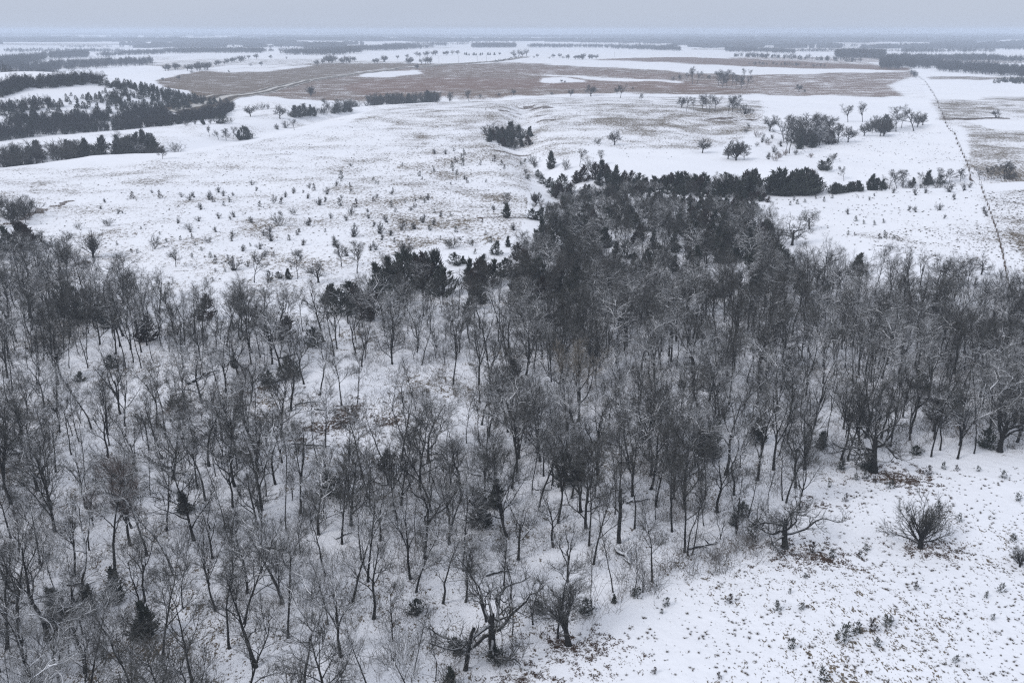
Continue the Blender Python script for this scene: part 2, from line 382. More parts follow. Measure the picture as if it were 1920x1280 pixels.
f = sstep(N, L, math_node(N, L, 'ADD', ctr, math_node(N, L, 'MULTIPLY', noise(N, L, .15, 4, g.outputs['Position']), .35)), .40, .56)
L.new(mixc(N, L, f, (.085, .070, .056), (.50, .49, .48)), b.inputs['Base Color'])
road = ribbon('road', [(322, 211), (370, 202), (420, 188), (470, 176), (520, 164), (600, 147), (660, 140), (720, 132), (790, 126), (835, 121), (880, 119), (930, 116), (985, 107)], 8.0, m, .6)
tag(road, 'gravel farm road with dark wheel tracks, climbing over the tan prairie', 'road', 'structure')

# ------------------------------------------------------------------ branch geometry
def tubes(groups):
    """groups: list of (P (B,n,3), R (B,n), sides) -> verts, quads"""
    VV, FF, off = [], [], 0
    for P, Rr, s in groups:
        if len(P) == 0: continue
        P = np.asarray(P, float); Rr = np.asarray(Rr, float); B, n, _ = P.shape
        T = np.gradient(P, axis=1); T /= np.linalg.norm(T, axis=2, keepdims=True) + 1e-9
        m_ = T.mean(1); ref = np.where(np.abs(m_[:, 2:3]) > .8, np.array([[1., 0, 0]]), np.array([[0, 0, 1.]]))
        U = np.cross(T, ref[:, None, :]); U /= np.linalg.norm(U, axis=2, keepdims=True) + 1e-9
        Vv = np.cross(T, U)
        an = np.arange(s) * 2 * pi / s + .3
        ring = P[:, :, None] + Rr[:, :, None, None] * (np.cos(an)[None, None, :, None] * U[:, :, None] + np.sin(an)[None, None, :, None] * Vv[:, :, None])
        VV.append(ring.reshape(-1, 3))
        bi = (np.arange(B) * n * s)[:, None, None]; ii = (np.arange(n - 1) * s)[None, :, None]; jj = np.arange(s)[None, None]
        j2 = (jj + 1) % s
        f = np.stack([bi + ii + jj, bi + ii + j2, bi + ii + s + j2, bi + ii + s + jj], -1).reshape(-1, 4) + off
        FF.append(f); off += B * n * s
    return np.concatenate(VV), np.concatenate(FF)
def unit(v): return v / (np.linalg.norm(v) + 1e-9)
def around(d, ang, az):
    ref = np.array([1., 0, 0]) if abs(d[2]) > .8 else np.array([0, 0, 1.])
    u = unit(np.cross(d, ref)); v = np.cross(d, u)
    return cos(ang) * d + sin(ang) * (cos(az) * u + sin(az) * v)
def grow(spec, seed):
    r = np.random.default_rng(seed); LV = spec['lv']; out = [[] for _ in LV]
    def go(p, d, Ln, rad, lev, az0=0):
        s = LV[lev]; n = s['seg']; pts = [p]; ds = []
        for i in range(n):
            d = unit(d + r.normal(0, s['w'], 3) + np.array([0, 0, s['up']])); ds.append(d)
            p = p + d * Ln / n; pts.append(p)
        pts = np.array(pts); tt = np.linspace(0, 1, n + 1); rr_ = rad * (1 - (1 - s['tip']) * tt ** s.get('pw', 1))
        if lev == 0: rr_[0] *= 1.35
        out[lev].append((pts, rr_))
        if lev + 1 >= len(LV): return
        c = LV[lev + 1]; k_ = s['n']; k_ = int(k_ + r.random() * .999) if isinstance(k_, float) else k_
        az = r.random() * 6.28
        for k in range(k_):
            t = s['t0'] + (1 - s['t0']) * (k + r.random() * .9) / k_
            t = min(t, .985); x = t * n; i = min(int(x), n - 1); q_ = pts[i] + (pts[i + 1] - pts[i]) * (x - i)
            az += 2.4 + r.normal(0, .5)
            ang = r.uniform(*c['ang'])
            nd = around(ds[i], ang, az)
            if lev >= 1 and nd[2] < -.25 and r.random() < .7: nd[2] *= -.5; nd = unit(nd)
            l2 = c['len'] * (1 - c.get('sh', .45) * t) * r.uniform(.7, 1.25)
            go(q_, nd, l2, max(rr_[i] * c.get('rr', .6), c['rmin']), lev + 1)
    for st in spec.get('stems', [(0, 0, 0, 1)]):
        d0 = unit(np.array([st[0], st[1], 1.0])); go(np.array([st[0] * .3, st[1] * .3, -.25]), d0, spec['L'] * st[3], spec['r'] * st[3] ** .5, 0)
    return out
def pack(lv, sides):
    if not lv: return []
    d = {}
    for p, r_ in lv: d.setdefault(len(p), []).append((p, r_))
    return [(np.stack([a for a, _ in v]), np.stack([b_ for _, b_ in v]), sides) for v in d.values()]
SIDES = (8, 6, 4, 3, 3)
def snow_strips(out):
    g_ = {}
    r_ = np.random.default_rng(len(out[1]))
    for l_ in (1, 2):
        for p, rad in (out[l_] if l_ < len(out) else []):
            if l_ == 2 and r_.random() < .35: continue
            d = np.gradient(p, axis=0); d /= np.linalg.norm(d, axis=1)[:, None] + 1e-9
            k = np.clip((.86 - np.abs(d[:, 2])) / .3, 0, 1)
            rs = (rad * .8 + .012) * k * (r_.random(len(k)) < .9) + 1e-4
            g_.setdefault(len(p), []).append((p + np.c_[np.zeros((len(p), 2)), rad * .75 + .006], rs))
    return tubes([(np.stack([x for x, _ in v]), np.stack([y for _, y in v]), 4) for v in g_.values()])
def tree_meshes(spec, seed, bark, twig, split=3):
    out = grow(spec, seed)
    A_ = sum((pack(out[i], SIDES[i]) for i in range(min(split, len(out)))), [])
    B_ = sum((pack(out[i], SIDES[i]) for i in range(split, len(out))), [])
    return tubes(A_), tubes(B_), (snow_strips(out) if bark == 'bark_snowy' else None)
def lv(n=0, t0=.3, seg=4, w=.1, up=.05, tip=.4, ang=(.5, 1.0), len=3., rmin=.01, **k):
    return dict(n=n, t0=t0, seg=seg, w=w, up=up, tip=tip, ang=ang, len=len, rmin=rmin, **k)

def spec_tall(bole, spread, w, dens=1.0):    # woodland tree: long bole, ascending limbs
    return dict(L=12.0, r=.17, lv=[lv(8, bole, 9, .07 * w, .06, .22),
        lv(6, .3, 6, .14 * w, .09, .35, (.45, .95), 4.6 * spread, .045, sh=.5, rr=.55),
        lv(6, .2, 4, .17 * w, .07, .4, (.4, .95), 2.1 * spread, .026, sh=.4),
        lv(5.0 * dens, .15, 3, .16, .05, .5, (.4, .9), 1.15, .0125, sh=.35),
        lv(0, 0, 2, .14, .05, .45, (.35, .8), .68, .0075, sh=.3)])
def spec_fork(bole, w):                      # trunk that forks into leaders
    return dict(L=6.0, r=.19, lv=[lv(5, bole, 6, .06 * w, .03, .55),
        lv(8, .25, 8, .12 * w, .16, .25, (.25, .75), 7.2, .06, sh=.12, rr=.72),
        lv(6, .15, 4, .17 * w, .08, .4, (.5, 1.05), 2.6, .026, sh=.45, rr=.5),
        lv(6, .15, 3, .16, .05, .5, (.4, .9), 1.3, .0125, sh=.35),
        lv(0, 0, 2, .14, .05, .45, (.35, .8), .7, .0075, sh=.3)])
def spec_pole():
    return dict(L=11.0, r=.10, lv=[lv(11, .42, 10, .06, .05, .18),
        lv(5, .25, 4, .13, .16, .35, (.4, .8), 2.5, .03, sh=.5, rr=.5),
        lv(5, .2, 3, .16, .1, .4, (.4, .9), 1.3, .018, sh=.35),
        lv(3, .2, 2, .15, .05, .45, (.4, .8), .75, .011, sh=.3)])
def spec_oak(w, spread=1.0):                 # gnarled open-grown oak, wide arching limbs
    return dict(L=4.2, r=.36, lv=[lv(8, .38, 5, .08, .02, .6),
        lv(8, .2, 9, .26 * w, .055, .2, (.7, 1.45), 5.6 * spread, .08, sh=.2, rr=.55),
        lv(6, .15, 5, .3 * w, .06, .35, (.5, 1.15), 2.5, .032, sh=.4, rr=.55),
        lv(5, .15, 3, .25, .04, .5, (.4, 1.0), 1.15, .017, sh=.35),
        lv(0, 0, 2, .2, .04, .45, (.4, .9), .6, .011, sh=.3)])
def spec_dome():                             # lone rounded tree, fan of limbs from a short trunk
    return dict(L=1.5, r=.30, lv=[lv(17, .45, 3, .03, .02, .8),
        lv(7, .2, 7, .07, .075, .2, (.15, 1.25), 4.6, .06, sh=.1, rr=.4),
        lv(6, .25, 4, .1, .06, .35, (.3, .7), 1.9, .028, sh=.3, rr=.6),
        lv(5, .2, 3, .12, .04, .5, (.3, .7), .9, .016, sh=.3),
        lv(0, 0, 2, .1, .04, .45, (.3, .7), .5, .011, sh=.3)])
def spec_small():
    return dict(L=5.5, r=.085, stems=[(0, 0, 0, 1), (.16, .08, 0, .8)], lv=[lv(8, .3, 7, .1, .05, .2),
        lv(5, .25, 4, .15, .12, .35, (.4, .95), 2.0, .024, sh=.4, rr=.5),
        lv(5, .2, 3, .16, .08, .4, (.4, .9), 1.0, .014, sh=.3),
        lv(2, .2, 2, .15, .05, .45, (.4, .8), .55, .010, sh=.3)])
def spec_shrub(n, spread):
    r = np.random.default_rng(n); st = [(spread * r.normal(), spread * r.normal(), 0, r.uniform(.65, 1)) for _ in range(n)]
    return dict(L=2.6, r=.04, stems=st, lv=[lv(6, .2, 5, .12, .06, .3),
        lv(5, .2, 3, .15, .08, .4, (.35, .85), 1.1, .015, sh=.35, rr=.6),
        lv(3, .2, 2, .15, .05, .5, (.35, .8), .6, .010, sh=.3)])

def thick(sp, k, from_=1):
    for l_ in sp['lv'][from_:]: l_['rmin'] *= k
    return sp
LIB = bpy.data.collections.new('library')    # shapes of the scattered masses live here, outside the scene
TREE = {}                                    # kind letter -> list of forms
def meshes(nm, V, Fc, m):
    o = link_mesh(nm, V, Fc, m, smooth=True, link=False); me = o.data; bpy.data.objects.remove(o); return me
def top_of(V): return float(np.percentile(V[:, 2], 99.7))
def form(k, look, spec, seed, bark='bark', twig='twig', split=3):
    (va, fa), (vb, fb), sn = tree_meshes(spec, seed, bark, twig, split)
    tm = meshes('trunk', va if sn is None else np.concatenate([va, sn[0]]), fa if sn is None else np.concatenate([fa, sn[1] + len(va)]), M[bark])
    if sn is not None:
        tm.materials.append(M['snow']); tm.polygons.foreach_set('material_index', np.r_[np.zeros(len(fa), np.int32), np.ones(len(sn[1]), np.int32)])
    d = dict(look=look, trunk=tm, crown=meshes('crown', vb, fb, M[twig]), h=max(top_of(va), top_of(vb)),
             w=float(np.percentile(np.hypot(vb[:, 0], vb[:, 1]), 97)))
    TREE.setdefault(k, []).append(d)
form('t', 'tall broad-crowned', spec_tall(.36, 1.2, 1.0, 1.8), 1)
form('t', 'tall forked', spec_fork(.6, 1.0), 2)
form('t', 'tall snow-limbed', spec_tall(.34, 1.25, 1.3, 1.6), 3, 'bark_snowy', 'twig_snowy')
form('t', 'narrow-crowned', spec_tall(.42, .95, .9, 1.6), 4)
form('t', 'crooked snow-limbed', spec_fork(.5, 1.7), 5, 'bark_snowy', 'twig')
form('t', 'dense-twigged', spec_tall(.3, 1.25, 1.1, 2.0), 6)
form('t', 'three-leadered', spec_fork(.75, .8), 8)
form('t', 'crooked dark', spec_tall(.4, 1.25, 1.8, 1.6), 9)
form('t', 'old thick-trunked', dict(spec_tall(.3, 1.3, 1.5, 1.5), r=.27), 101)
form('t', 'wide-topped', spec_fork(.7, 1.2), 102)
form('t', 'low-forked', spec_fork(.3, 1.1), 103)
form('t', 'snow-streaked crooked', spec_tall(.36, 1.25, 2.2, 1.5), 104, 'bark_snowy', 'twig_snowy')
form('t', 'round-crowned', spec_tall(.48, 1.35, 1.2, 1.9), 105)
form('t', 'one-sided', spec_fork(.55, 2.0), 106)
form('t', 'snow-lined forked', spec_fork(.45, 1.3), 10, 'bark_snowy', 'twig_snowy')
def spec_low():                              # low dense crown, twiggy from near the ground
    return dict(L=7.5, r=.15, lv=[lv(12, .16, 8, .09, .05, .2),
        lv(6, .2, 5, .17, .07, .35, (.5, 1.15), 3.9, .04, sh=.45, rr=.55),
        lv(6, .2, 4, .19, .05, .4, (.4, 1.0), 1.9, .024, sh=.4),
        lv(5, .15, 3, .17, .04, .5, (.4, .9), 1.0, .015, sh=.35),
        lv(0, 0, 2, .14, .05, .45, (.35, .8), .6, .008, sh=.3)])
form('d', 'low dense-twigged', spec_low(), 26)
form('d', 'low snow-limbed', spec_low(), 27, 'bark_snowy', 'twig_snowy')
form('d', 'low-branched grey', spec_low(), 28)
form('r', 'rusty-twigged', spec_tall(.38, 1.0, 1.1, 1.2), 11, 'bark', 'twig_rust')
form('w', 'pale-twigged', spec_fork(.5, 1.0), 12, 'bark', 'twig_pale')
form('p', 'slender pole-like', spec_pole(), 13)
form('p', 'thin straight', spec_pole(), 14)
form('p', 'thin snow-dusted', spec_pole(), 15, 'bark_snowy', 'twig')
form('u', 'small twin-stemmed', spec_small(), 16)
form('u', 'small bushy', spec_small(), 17)
form('u', 'small snow-dusted', spec_small(), 18, 'bark_snowy', 'twig_snowy')
form('o', 'gnarled spreading', spec_oak(1.0), 19)
form('o', 'gnarled wide-armed', spec_oak(1.25, 1.2), 20)
form('o', 'twisted snow-limbed', spec_oak(1.3, 1.05), 21, 'bark_snowy', 'twig')
form('o', 'short-trunked spreading', spec_oak(.8, .9), 22)
form('f', 'rounded', spec_dome(), 23)
form('h', 'rounded', thick(spec_dome(), 2.2), 23)
form('h', 'round-headed', thick(spec_oak(.6, .8), 2.4), 24)
form('h', 'domed', thick(spec_low(), 2.4), 25)
for i_, (lk_, sp_) in enumerate((('broad-crowned', spec_tall(.3, 1.2, 1.0, 1.2)), ('forked', spec_fork(.5, 1.0)), ('narrow', spec_tall(.35, .9, .9)), ('crooked', spec_fork(.4, 1.6)), ('dense', spec_low()), ('spreading', spec_tall(.3, 1.3, 1.4, 1.3)))): form('g', lk_, thick(sp_, 2.2), 150 + i_)
form('f', 'round-headed', spec_oak(.6, .8), 24)
form('f', 'domed', spec_dome(), 25)

# cedars: cone of pointed sprays
def cedar_geo(seed, H, Rm, n, lump=.35, base=.03, lean=0, pw=.55):
    r = np.random.default_rng(seed)
    t = base + (1 - base) * r.random(n) ** 1.35; az = r.random(n) * 2 * pi
    prof = np.clip((1 - t) ** pw * (.55 + .45 * np.clip(t / .18, 0, 1)), .03, 1)
    lo = 1 + lump * (vnoise(az * 1.1 + 7, t * 6, seed) - .5) * 2 + lump * .7 * (vnoise(az * 2.6, t * 11, seed + 5) - .5) * 2
    Rr = Rm * prof * lo * r.uniform(.3, 1, n) ** .45
    P0 = np.stack([np.cos(az) * Rr, np.sin(az) * Rr, t * H], 1)
    d = np.stack([np.cos(az), np.sin(az), r.uniform(.35, 1.3, n) + t], 1) + r.normal(0, .35, (n, 3)); d /= np.linalg.norm(d, axis=1)[:, None]
    Ls = H * r.uniform(.05, .19, n)
    P1 = P0 + d * (Ls * .45)[:, None]; P2 = P0 + (d + r.normal(0, .18, (n, 3))) * Ls[:, None]
    rad = Ls * .13
    g1 = (np.stack([P0 - d * (Ls * .2)[:, None], P1, P2], 1), np.stack([rad * .6, rad, rad * .08], 1), 4)
    # limbs poking out of the outline
    k = max(8, n // 28); a2 = r.random(k) * 2 * pi; t2 = base + r.random(k) * .8
    pr = Rm * np.clip((1 - t2) ** pw, .1, 1) * r.uniform(.95, 1.3, k)
    e = np.stack([np.cos(a2) * pr, np.sin(a2) * pr, t2 * H + H * .09], 1); s0 = np.stack([0 * a2, 0 * a2, t2 * H], 1)
    g2 = (np.stack([s0, (s0 + e) / 2 - np.array([0, 0, .02 * H]), e], 1), np.stack([0 * a2 + .012 * H, 0 * a2 + .02 * H, 0 * a2 + .003 * H], 1), 4)
    V, Fc = tubes([g1, g2])
    bend = .10 * H * (np.sin(V[:, 2] / H * 3.1 + seed) - sin(seed)); V[:, 0] += bend; V[:, 1] += .6 * bend * cos(seed * 1.7)
    V[:, 0] += lean * V[:, 2]
    tp = np.array([[[0, 0, -.3], [lean * H * .4, 0, H * .4], [lean * H * .85, 0, H * .85]]])
    T = tubes([(tp, np.array([[.03 * H, .022 * H, .006 * H]]), 6)])
    return T, (V, Fc)
def cform(k, look, seed, H, Rm, n, m, **kw):
    T, C = cedar_geo(seed, H, Rm, n, **kw)
    TREE.setdefault(k, []).append(dict(look=look, trunk=meshes('trunk', *T, M['bark']), crown=meshes('crown', *C, M[m]), h=top_of(C[0]), w=Rm))
cform('c', 'dark conical', 31, 6.0, 1.6, 600, 'cedar', lump=.8, pw=.8)
cform('c', 'broad ragged', 32, 5.0, 2.1, 560, 'cedar', lump=1.2, pw=.6)
cform('c', 'brownish ragged', 33, 5.5, 1.9, 560, 'cedar_rust', lump=1.1, pw=.65)
cform('c', 'narrow dark', 34, 7.0, 1.6, 560, 'cedar', lump=1.0, pw=.75)
cform('c', 'snow-flecked', 35, 6.0, 1.8, 850, 'cedar_snowy', lump=.8)
cform('c', 'rounded dark', 36, 4.2, 2.1, 560, 'cedar', lump=1.0, pw=.55)
cform('j', 'sprawling leaning', 37, 5.0, 2.4, 1500, 'cedar_rust', lump=.8, lean=-.3)
for i_, (lk, mt) in enumerate((('tiny dark', 'cedar'), ('tiny spiky', 'cedar'), ('tiny russet', 'cedar_rust'))):
    T, C = cedar_geo(41 + i_, 1.0, .3, 150, lump=.7, pw=.6)
    TREE.setdefault('k', []).append(dict(look=lk, one=meshes('cedar_seedling', *C, M[mt]), h=1.0, w=.4))
for i_, (n_, s_, lk, tw) in enumerate(((9, .45, 'bushy bare', 'twig'), (6, .3, 'upright bare', 'twig'), (12, .6, 'low spreading bare', 'twig'), (9, .4, 'reddish bare', 'twig_rust'))):
    out = grow(thick(spec_shrub(n_, s_), 1.9, 0), 50 + i_); V_, F_ = tubes(sum((pack(x, 3) for x in out), []))
    TREE.setdefault('b' if i_ < 3 else 'q', []).append(dict(look=lk, one=meshes('shrub', V_, F_, M[tw]), h=top_of(V_), w=1.5))
for i_ in range(2):
    sp = thick(spec_shrub(6 + 2 * i_, .22), 2.2, 0); out = grow(sp, 60 + i_); V_, F_ = tubes(sum((pack(x, 3) for x in out), []))
    rb = np.random.default_rng(i_); b0 = np.c_[rb.normal(0, .12, (40, 2)), np.full(40, -.05)]; b1 = b0 + np.c_[rb.normal(0, .3, (40, 2)), rb.uniform(.25, .7, 40)]
    V2, F2 = tubes([(np.stack([b0, b1], 1), np.tile([.09, .02], (40, 1)), 3)]); F_ = np.concatenate([F_, F2 + len(V_)]); V_ = np.concatenate([V_, V2])
    TREE.setdefault('s', []).append(dict(look=('thin', 'wispy')[i_], one=meshes('sapling', V_, F_, M['bark']), h=top_of(V_), w=.7))
# dead snags
def spec_snag(): return dict(L=6.0, r=.22, lv=[lv(6, .55, 6, .1, .03, .75), lv(3, .4, 5, .3, .02, .35, (.8, 1.5), 1.9, .09, sh=.2, rr=.5), lv(2, .3, 3, .3, .02, .4, (.6, 1.2), .7, .035)])
form('n', 'broken-topped dead', spec_snag(), 70, 'bark', 'bark', 2)
form('n', 'bare leaning dead', dict(L=5.0, r=.2, lv=[lv(3, .6, 6, .09, .02, .7), lv(2, .4, 4, .3, .0, .4, (.7, 1.4), .9, .05), lv(0, 0, 3, .2, 0, .4, (.6, 1.1), .4, .02)]), 71, 'bark', 'bark', 2)
KIND = dict(t=('bare_tree', 'tree'), d=('bare_tree', 'tree'), r=('bare_tree', 'tree'), w=('bare_tree', 'tree'), p=('bare_tree', 'tree'), u=('bare_tree', 'tree'), o=('oak_tree', 'oak'), f=('field_tree', 'tree'), g=('field_tree', 'tree'),
            c=('cedar_tree', 'cedar'), j=('cedar_tree', 'cedar'), k=('cedar_seedling', 'seedling'), b=('shrub', 'shrub'), q=('shrub', 'shrub'), s=('sapling', 'sapling'), n=('dead_tree', 'dead tree'))
NOUN = dict(bare_tree='bare tree', oak_tree='oak', field_tree='tree', cedar_tree='cedar', cedar_seedling='cedar seedling', shrub='shrub', sapling='sapling', dead_tree='tree')
GROUP = dict(bare_tree='bare trees of the winter wood', oak_tree='gnarled oaks along the wood edge', field_tree='bare trees standing in open fields', cedar_tree='dark cedars', cedar_seedling='cedar seedlings in the snow', shrub='bare shrubs', sapling='saplings on the snowy slope', dead_tree='dead snags')
THINGS = []                                  # everything placed, for the labels
SRC = {}
def put(k, x, y, h, fi=None, rz=None, lean=(0, 0), label=None, z=None, wide=1.0):
    key, ff = (k, TREE['h' if k == 'f' and h < 9 and y > 190 else k])
    fi = int(rng.integers(len(ff))) if fi is None else fi % len(ff)
    fm = ff[fi]; name, cat = KIND[k]; s = h / fm['h']
    z = float(terr(x, y)) if z is None else z
    if 'one' in fm:
        o = bpy.data.objects.new(name, fm['one']); COL.objects.link(o)
    else:
        o = bpy.data.objects.new(name, None); COL.objects.link(o); o.empty_display_size = .2
        src = SRC.get((k, fi, fm['h']))
        if src is None:
            src = [bpy.data.objects.new('trunk', fm['trunk']), bpy.data.objects.new('crown', fm['crown'])]
            SRC[(k, fi, fm['h'])] = src; parts = src
        else: parts = [p_.copy() for p_ in src]
        for p_ in parts:
            COL.objects.link(p_); p_.parent = o
    o.location = (x, y, z); ww = s * (rng.uniform(.92, 1.1) if k not in 'kbsg' else rng.uniform(1.15, 1.5) if k == 'g' else rng.uniform(.9, 1.3))
    ww *= wide; o.scale = (ww, ww, s)
    o.rotation_euler = (lean[0], lean[1], rng.uniform(0, 2 * pi) if rz is None else rz)
    o['category'] = cat; o['group'] = GROUP[name]
    px, py = proj(x, y, z)
    THINGS.append(dict(o=o, px=px, py=py, h=h, look=fm['look'], name=name, label=label, k=k))
    return o
def hero(k, px, py, hp, label=None, **kw):
    x, y, z = at(px, py); return put(k, x, y, height_for(x, y, z, hp), label=label, **kw)

# ------------------------------------------------------------------ single trees, read off the photograph
def many(txt):
    for ln in txt.strip().split(';'):
        w_ = ln.split()
        if not w_: continue
        kw = {}
        if len(w_) > 4: kw['fi'] = int(w_[4])
        hero(w_[0], float(w_[1]), float(w_[2]), float(w_[3]), **kw)
# the ones that stand out carry their own words
hero('f', 1725, 1027, 88, 'lone domed tree with fanned limbs over a brown grass ring in the near meadow', fi=0, wide=1.15)
hero('o', 1472, 1027, 112, 'low wide gnarled oak at the meadow edge above scattered red-brown leaves', fi=1, rz=1.1)
hero('o', 1639, 885, 150, 'wide-armed oak with a low drooping limb at the meadow edge, dark litter beneath', fi=0, rz=.3)
hero('o', 925, 1228, 165, 'spreading oak at the bottom edge of the wood with a dark cedar at its foot', fi=1, rz=2.3)
hero('o', 1066, 1208, 108, 'oak with long sideways limbs beside the russet leaf patch near the bottom', fi=3, rz=.2)
hero('n', 1161, 1017, 100, 'broken-topped thick dead trunk standing just inside the meadow-side wood edge', fi=0)
hero('n', 873, 1255, 85, 'leaning dead stub with a snapped tip at the bottom of the wood', fi=1, lean=(0, -.16))
hero('t', 1577, 862, 175, 'tall twin-trunked bare tree standing at the meadow edge of the wood', fi=6)
hero('t', 1590, 864, 150, 'straight bare tree touching the twin-trunked tree at the meadow edge', fi=1)
hero('t', 1499, 951, 118, 'v-shaped bare tree with one limb leaning out over the meadow', fi=1, lean=(0, .1))
hero('r', 215, 1075, 215, 'rusty-twigged bare tree with a reddish crown in the near wood', fi=0)
hero('w', 1085, 790, 150, 'pale tan-twigged tree standing among dark trunks in the middle of the wood', fi=0)
hero('w', 1060, 770, 130, 'smaller pale-twigged tree leaning on the other pale-twigged one mid-wood', fi=0)
hero('c', 265, 1195, 70, 'dark cone-shaped cedar standing in open snow near the lower corner', fi=0)
hero('c', 935, 1243, 32, 'squat dark cedar at the foot of the spreading oak by the bottom edge', fi=5)
hero('c', 842, 1282, 36, 'pointed small cedar cut by the bottom edge of the view', fi=0)
hero('f', 1912, 1062, 36, 'low rounded bush-like tree cut off by the meadow side of the view', fi=2)
hero('j', 47, 463, 48, 'sprawling leaning brownish cedar on bare ground at the upper corner of the wood', fi=0, rz=0)
hero('g', 477, 530, 62, 'upright bare tree alone in the snow above the wood, dark soil at its foot', fi=0)
hero('f', 175, 483, 50, 'fan-shaped bare tree on brown soil above the upper corner of the wood', fi=0)
hero('g', 950, 407, 46, 'bare tree with a cedar clasped to its base at the notch of the draw', fi=5)
hero('f', 1152, 272, 28, 'round-crowned dark tree alone in the domed pasture', fi=1)
hero('c', 1032, 317, 35, 'pointed dark cedar alone at the top of the wooded draw', fi=0)
# near wood
many('''t 1046 1196 166 0;t 1222 1090 151 3;t 1064 1090 138 4;t 944 1097 140 7;t 873 1128 140 4;p 776 1264 130 0;p 817 1276 120 1;t 690 1290 156 2;t 737 1201 120 7;
t 1474 942 150 5;p 1468 938 140 0;t 1746 856 150 0;t 1795 860 140 4;p 1826 850 160 1;o 1875 847 110 3;t 1381 991 130 7;p 1402 970 120 0;t 1345 960 140 8;p 1290 1042 150 1;p 1297 1040 158 0;t 1283 1035 172 3;
p 1110 1150 120 1;p 1150 1110 140 0;p 1188 1118 120 2;u 1205 1110 60 0;u 1000 1170 90 1;p 960 1190 130 0;t 110 1290 210 2;t 360 1290 205 0;t 305 1235 210 5;t 270 1170 178 7;t 60 1285 200 4;t 160 1260 194 8;t 570 1285 205 2;t 480 1250 200 8;t 430 1215 188 3;
t 640 1230 178 4;t 540 1195 186 0;t 700 1160 166 8;t 830 1130 178 2;t 780 1110 161 5;t 690 1090 188 0;t 660 1130 194 2;t 610 1080 166 7;t 745 975 160 6;t 810 960 170 5;t 770 1085 172 4;
t 75 1055 150 0;t 140 1080 156 6;t 20 1010 140 3;t 85 830 110 7;t 105 885 130 3;t 205 835 100 0;t 345 745 110 2;t 370 850 110 0;t 370 915 130 6;t 445 880 120 3;t 415 810 100 1;t 480 895 140 8;t 470 830 110 0;
t 610 840 120 0;t 670 757 115 7;p 780 770 110 0;t 815 812 90 0;p 838 830 80 1;t 640 760 120 3;p 735 770 90 0;p 755 755 85 1;t 850 720 120 0;t 900 755 110 3;p 875 830 110 0;p 900 840 120 1;t 912 860 130 5;p 985 830 110 0;
t 1200 800 120 1;p 1240 780 110 0;t 1180 880 150 5;t 1120 890 150 4;t 1035 910 150 2;t 1010 950 170 5;t 940 960 160 8;t 1230 950 170 0;t 1265 935 150 4;t 1310 900 160 2;t 1360 890 180 8;t 1420 900 190 4;t 1450 880 170 1;t 1160 940 150 0;
t 165 690 90 0;t 130 690 80 7;t 330 640 110 5;t 300 590 95 1;t 270 600 105 4;t 380 640 115 0;t 600 740 130 2;t 570 720 120 6;t 545 770 130 8;t 60 660 110 7;t 25 690 120 2;t 225 650 110 1;p 235 690 150 0;p 250 680 140 1;p 265 690 135 2;
o 1485 460 62 0;o 1518 430 38 2;t 1515 545 95 0;t 1542 535 98 4;t 1575 540 80 1;t 1640 552 95 0;t 1670 545 85 5;t 1702 537 80 1;t 1725 535 75 4;t 1757 542 72 8;o 1790 540 60 2;t 1815 540 66 6;o 1840 515 42 0;t 1610 555 80 3;
u 1380 1000 70 0;u 1350 1010 60 1;p 1320 985 110 0;u 1420 985 70 2;p 1440 960 110 1''')
# mid slope
many('''g 558 523 56 5;f 597 530 44 1;g 115 492 52 6;g 82 465 36 1;g 640 500 52 0;g 670 512 62 5;f 760 483 32 0;f 125 500 46 2;g 330 500 40 3;s 438 507 28;s 340 370 10;s 285 362 8;s 437 367 9;s 480 358 10;s 472 347 10;s 580 352 10;s 568 362 8;s 577 372 10;b 512 382 18 1;s 535 370 12;
b 553 403 16 1;s 578 423 13;b 522 424 26 0;s 410 410 13;s 433 412 9;s 439 407 14;s 373 415 11;b 353 430 13 0;s 405 435 13;b 288 468 30 1;b 203 424 15 2;b 147 430 14 0;s 197 380 9;s 508 452 24;b 390 455 12 2;s 495 442 12;s 488 467 14;s 435 452 13;s 568 460 14;s 190 392 8;s 230 400 7;s 620 410 12;s 600 385 10;
b 658 404 18 0;b 750 432 24 1;s 793 418 14;s 777 430 14;s 712 438 22;s 663 444 22;s 803 375 12;b 847 466 22 2;b 885 461 15 0;s 963 432 14;s 700 425 13;s 690 398 8;s 640 372 8;s 735 365 8;s 770 395 9;s 625 460 16;s 695 470 14;s 650 480 18;s 730 490 16;s 560 480 12;s 465 500 12;
c 542 524 22 0;c 525 522 14 5;c 930 478 27 1;c 953 463 22 3;c 970 486 34 2;c 985 470 20 1;c 857 498 26 5;c 870 495 16 0;c 950 409 30 0;c 1000 412 22 5;c 1013 414 26 1;c 1025 410 20 3;f 1005 385 24 0;b 1035 395 18 2;
b 998 308 20 0;g 1087 312 34 0;g 1127 309 28 5;b 1060 320 24 1;b 1105 318 22 0;b 1120 270 12 2;c 1018 345 16 5;c 1030 352 20 1''')
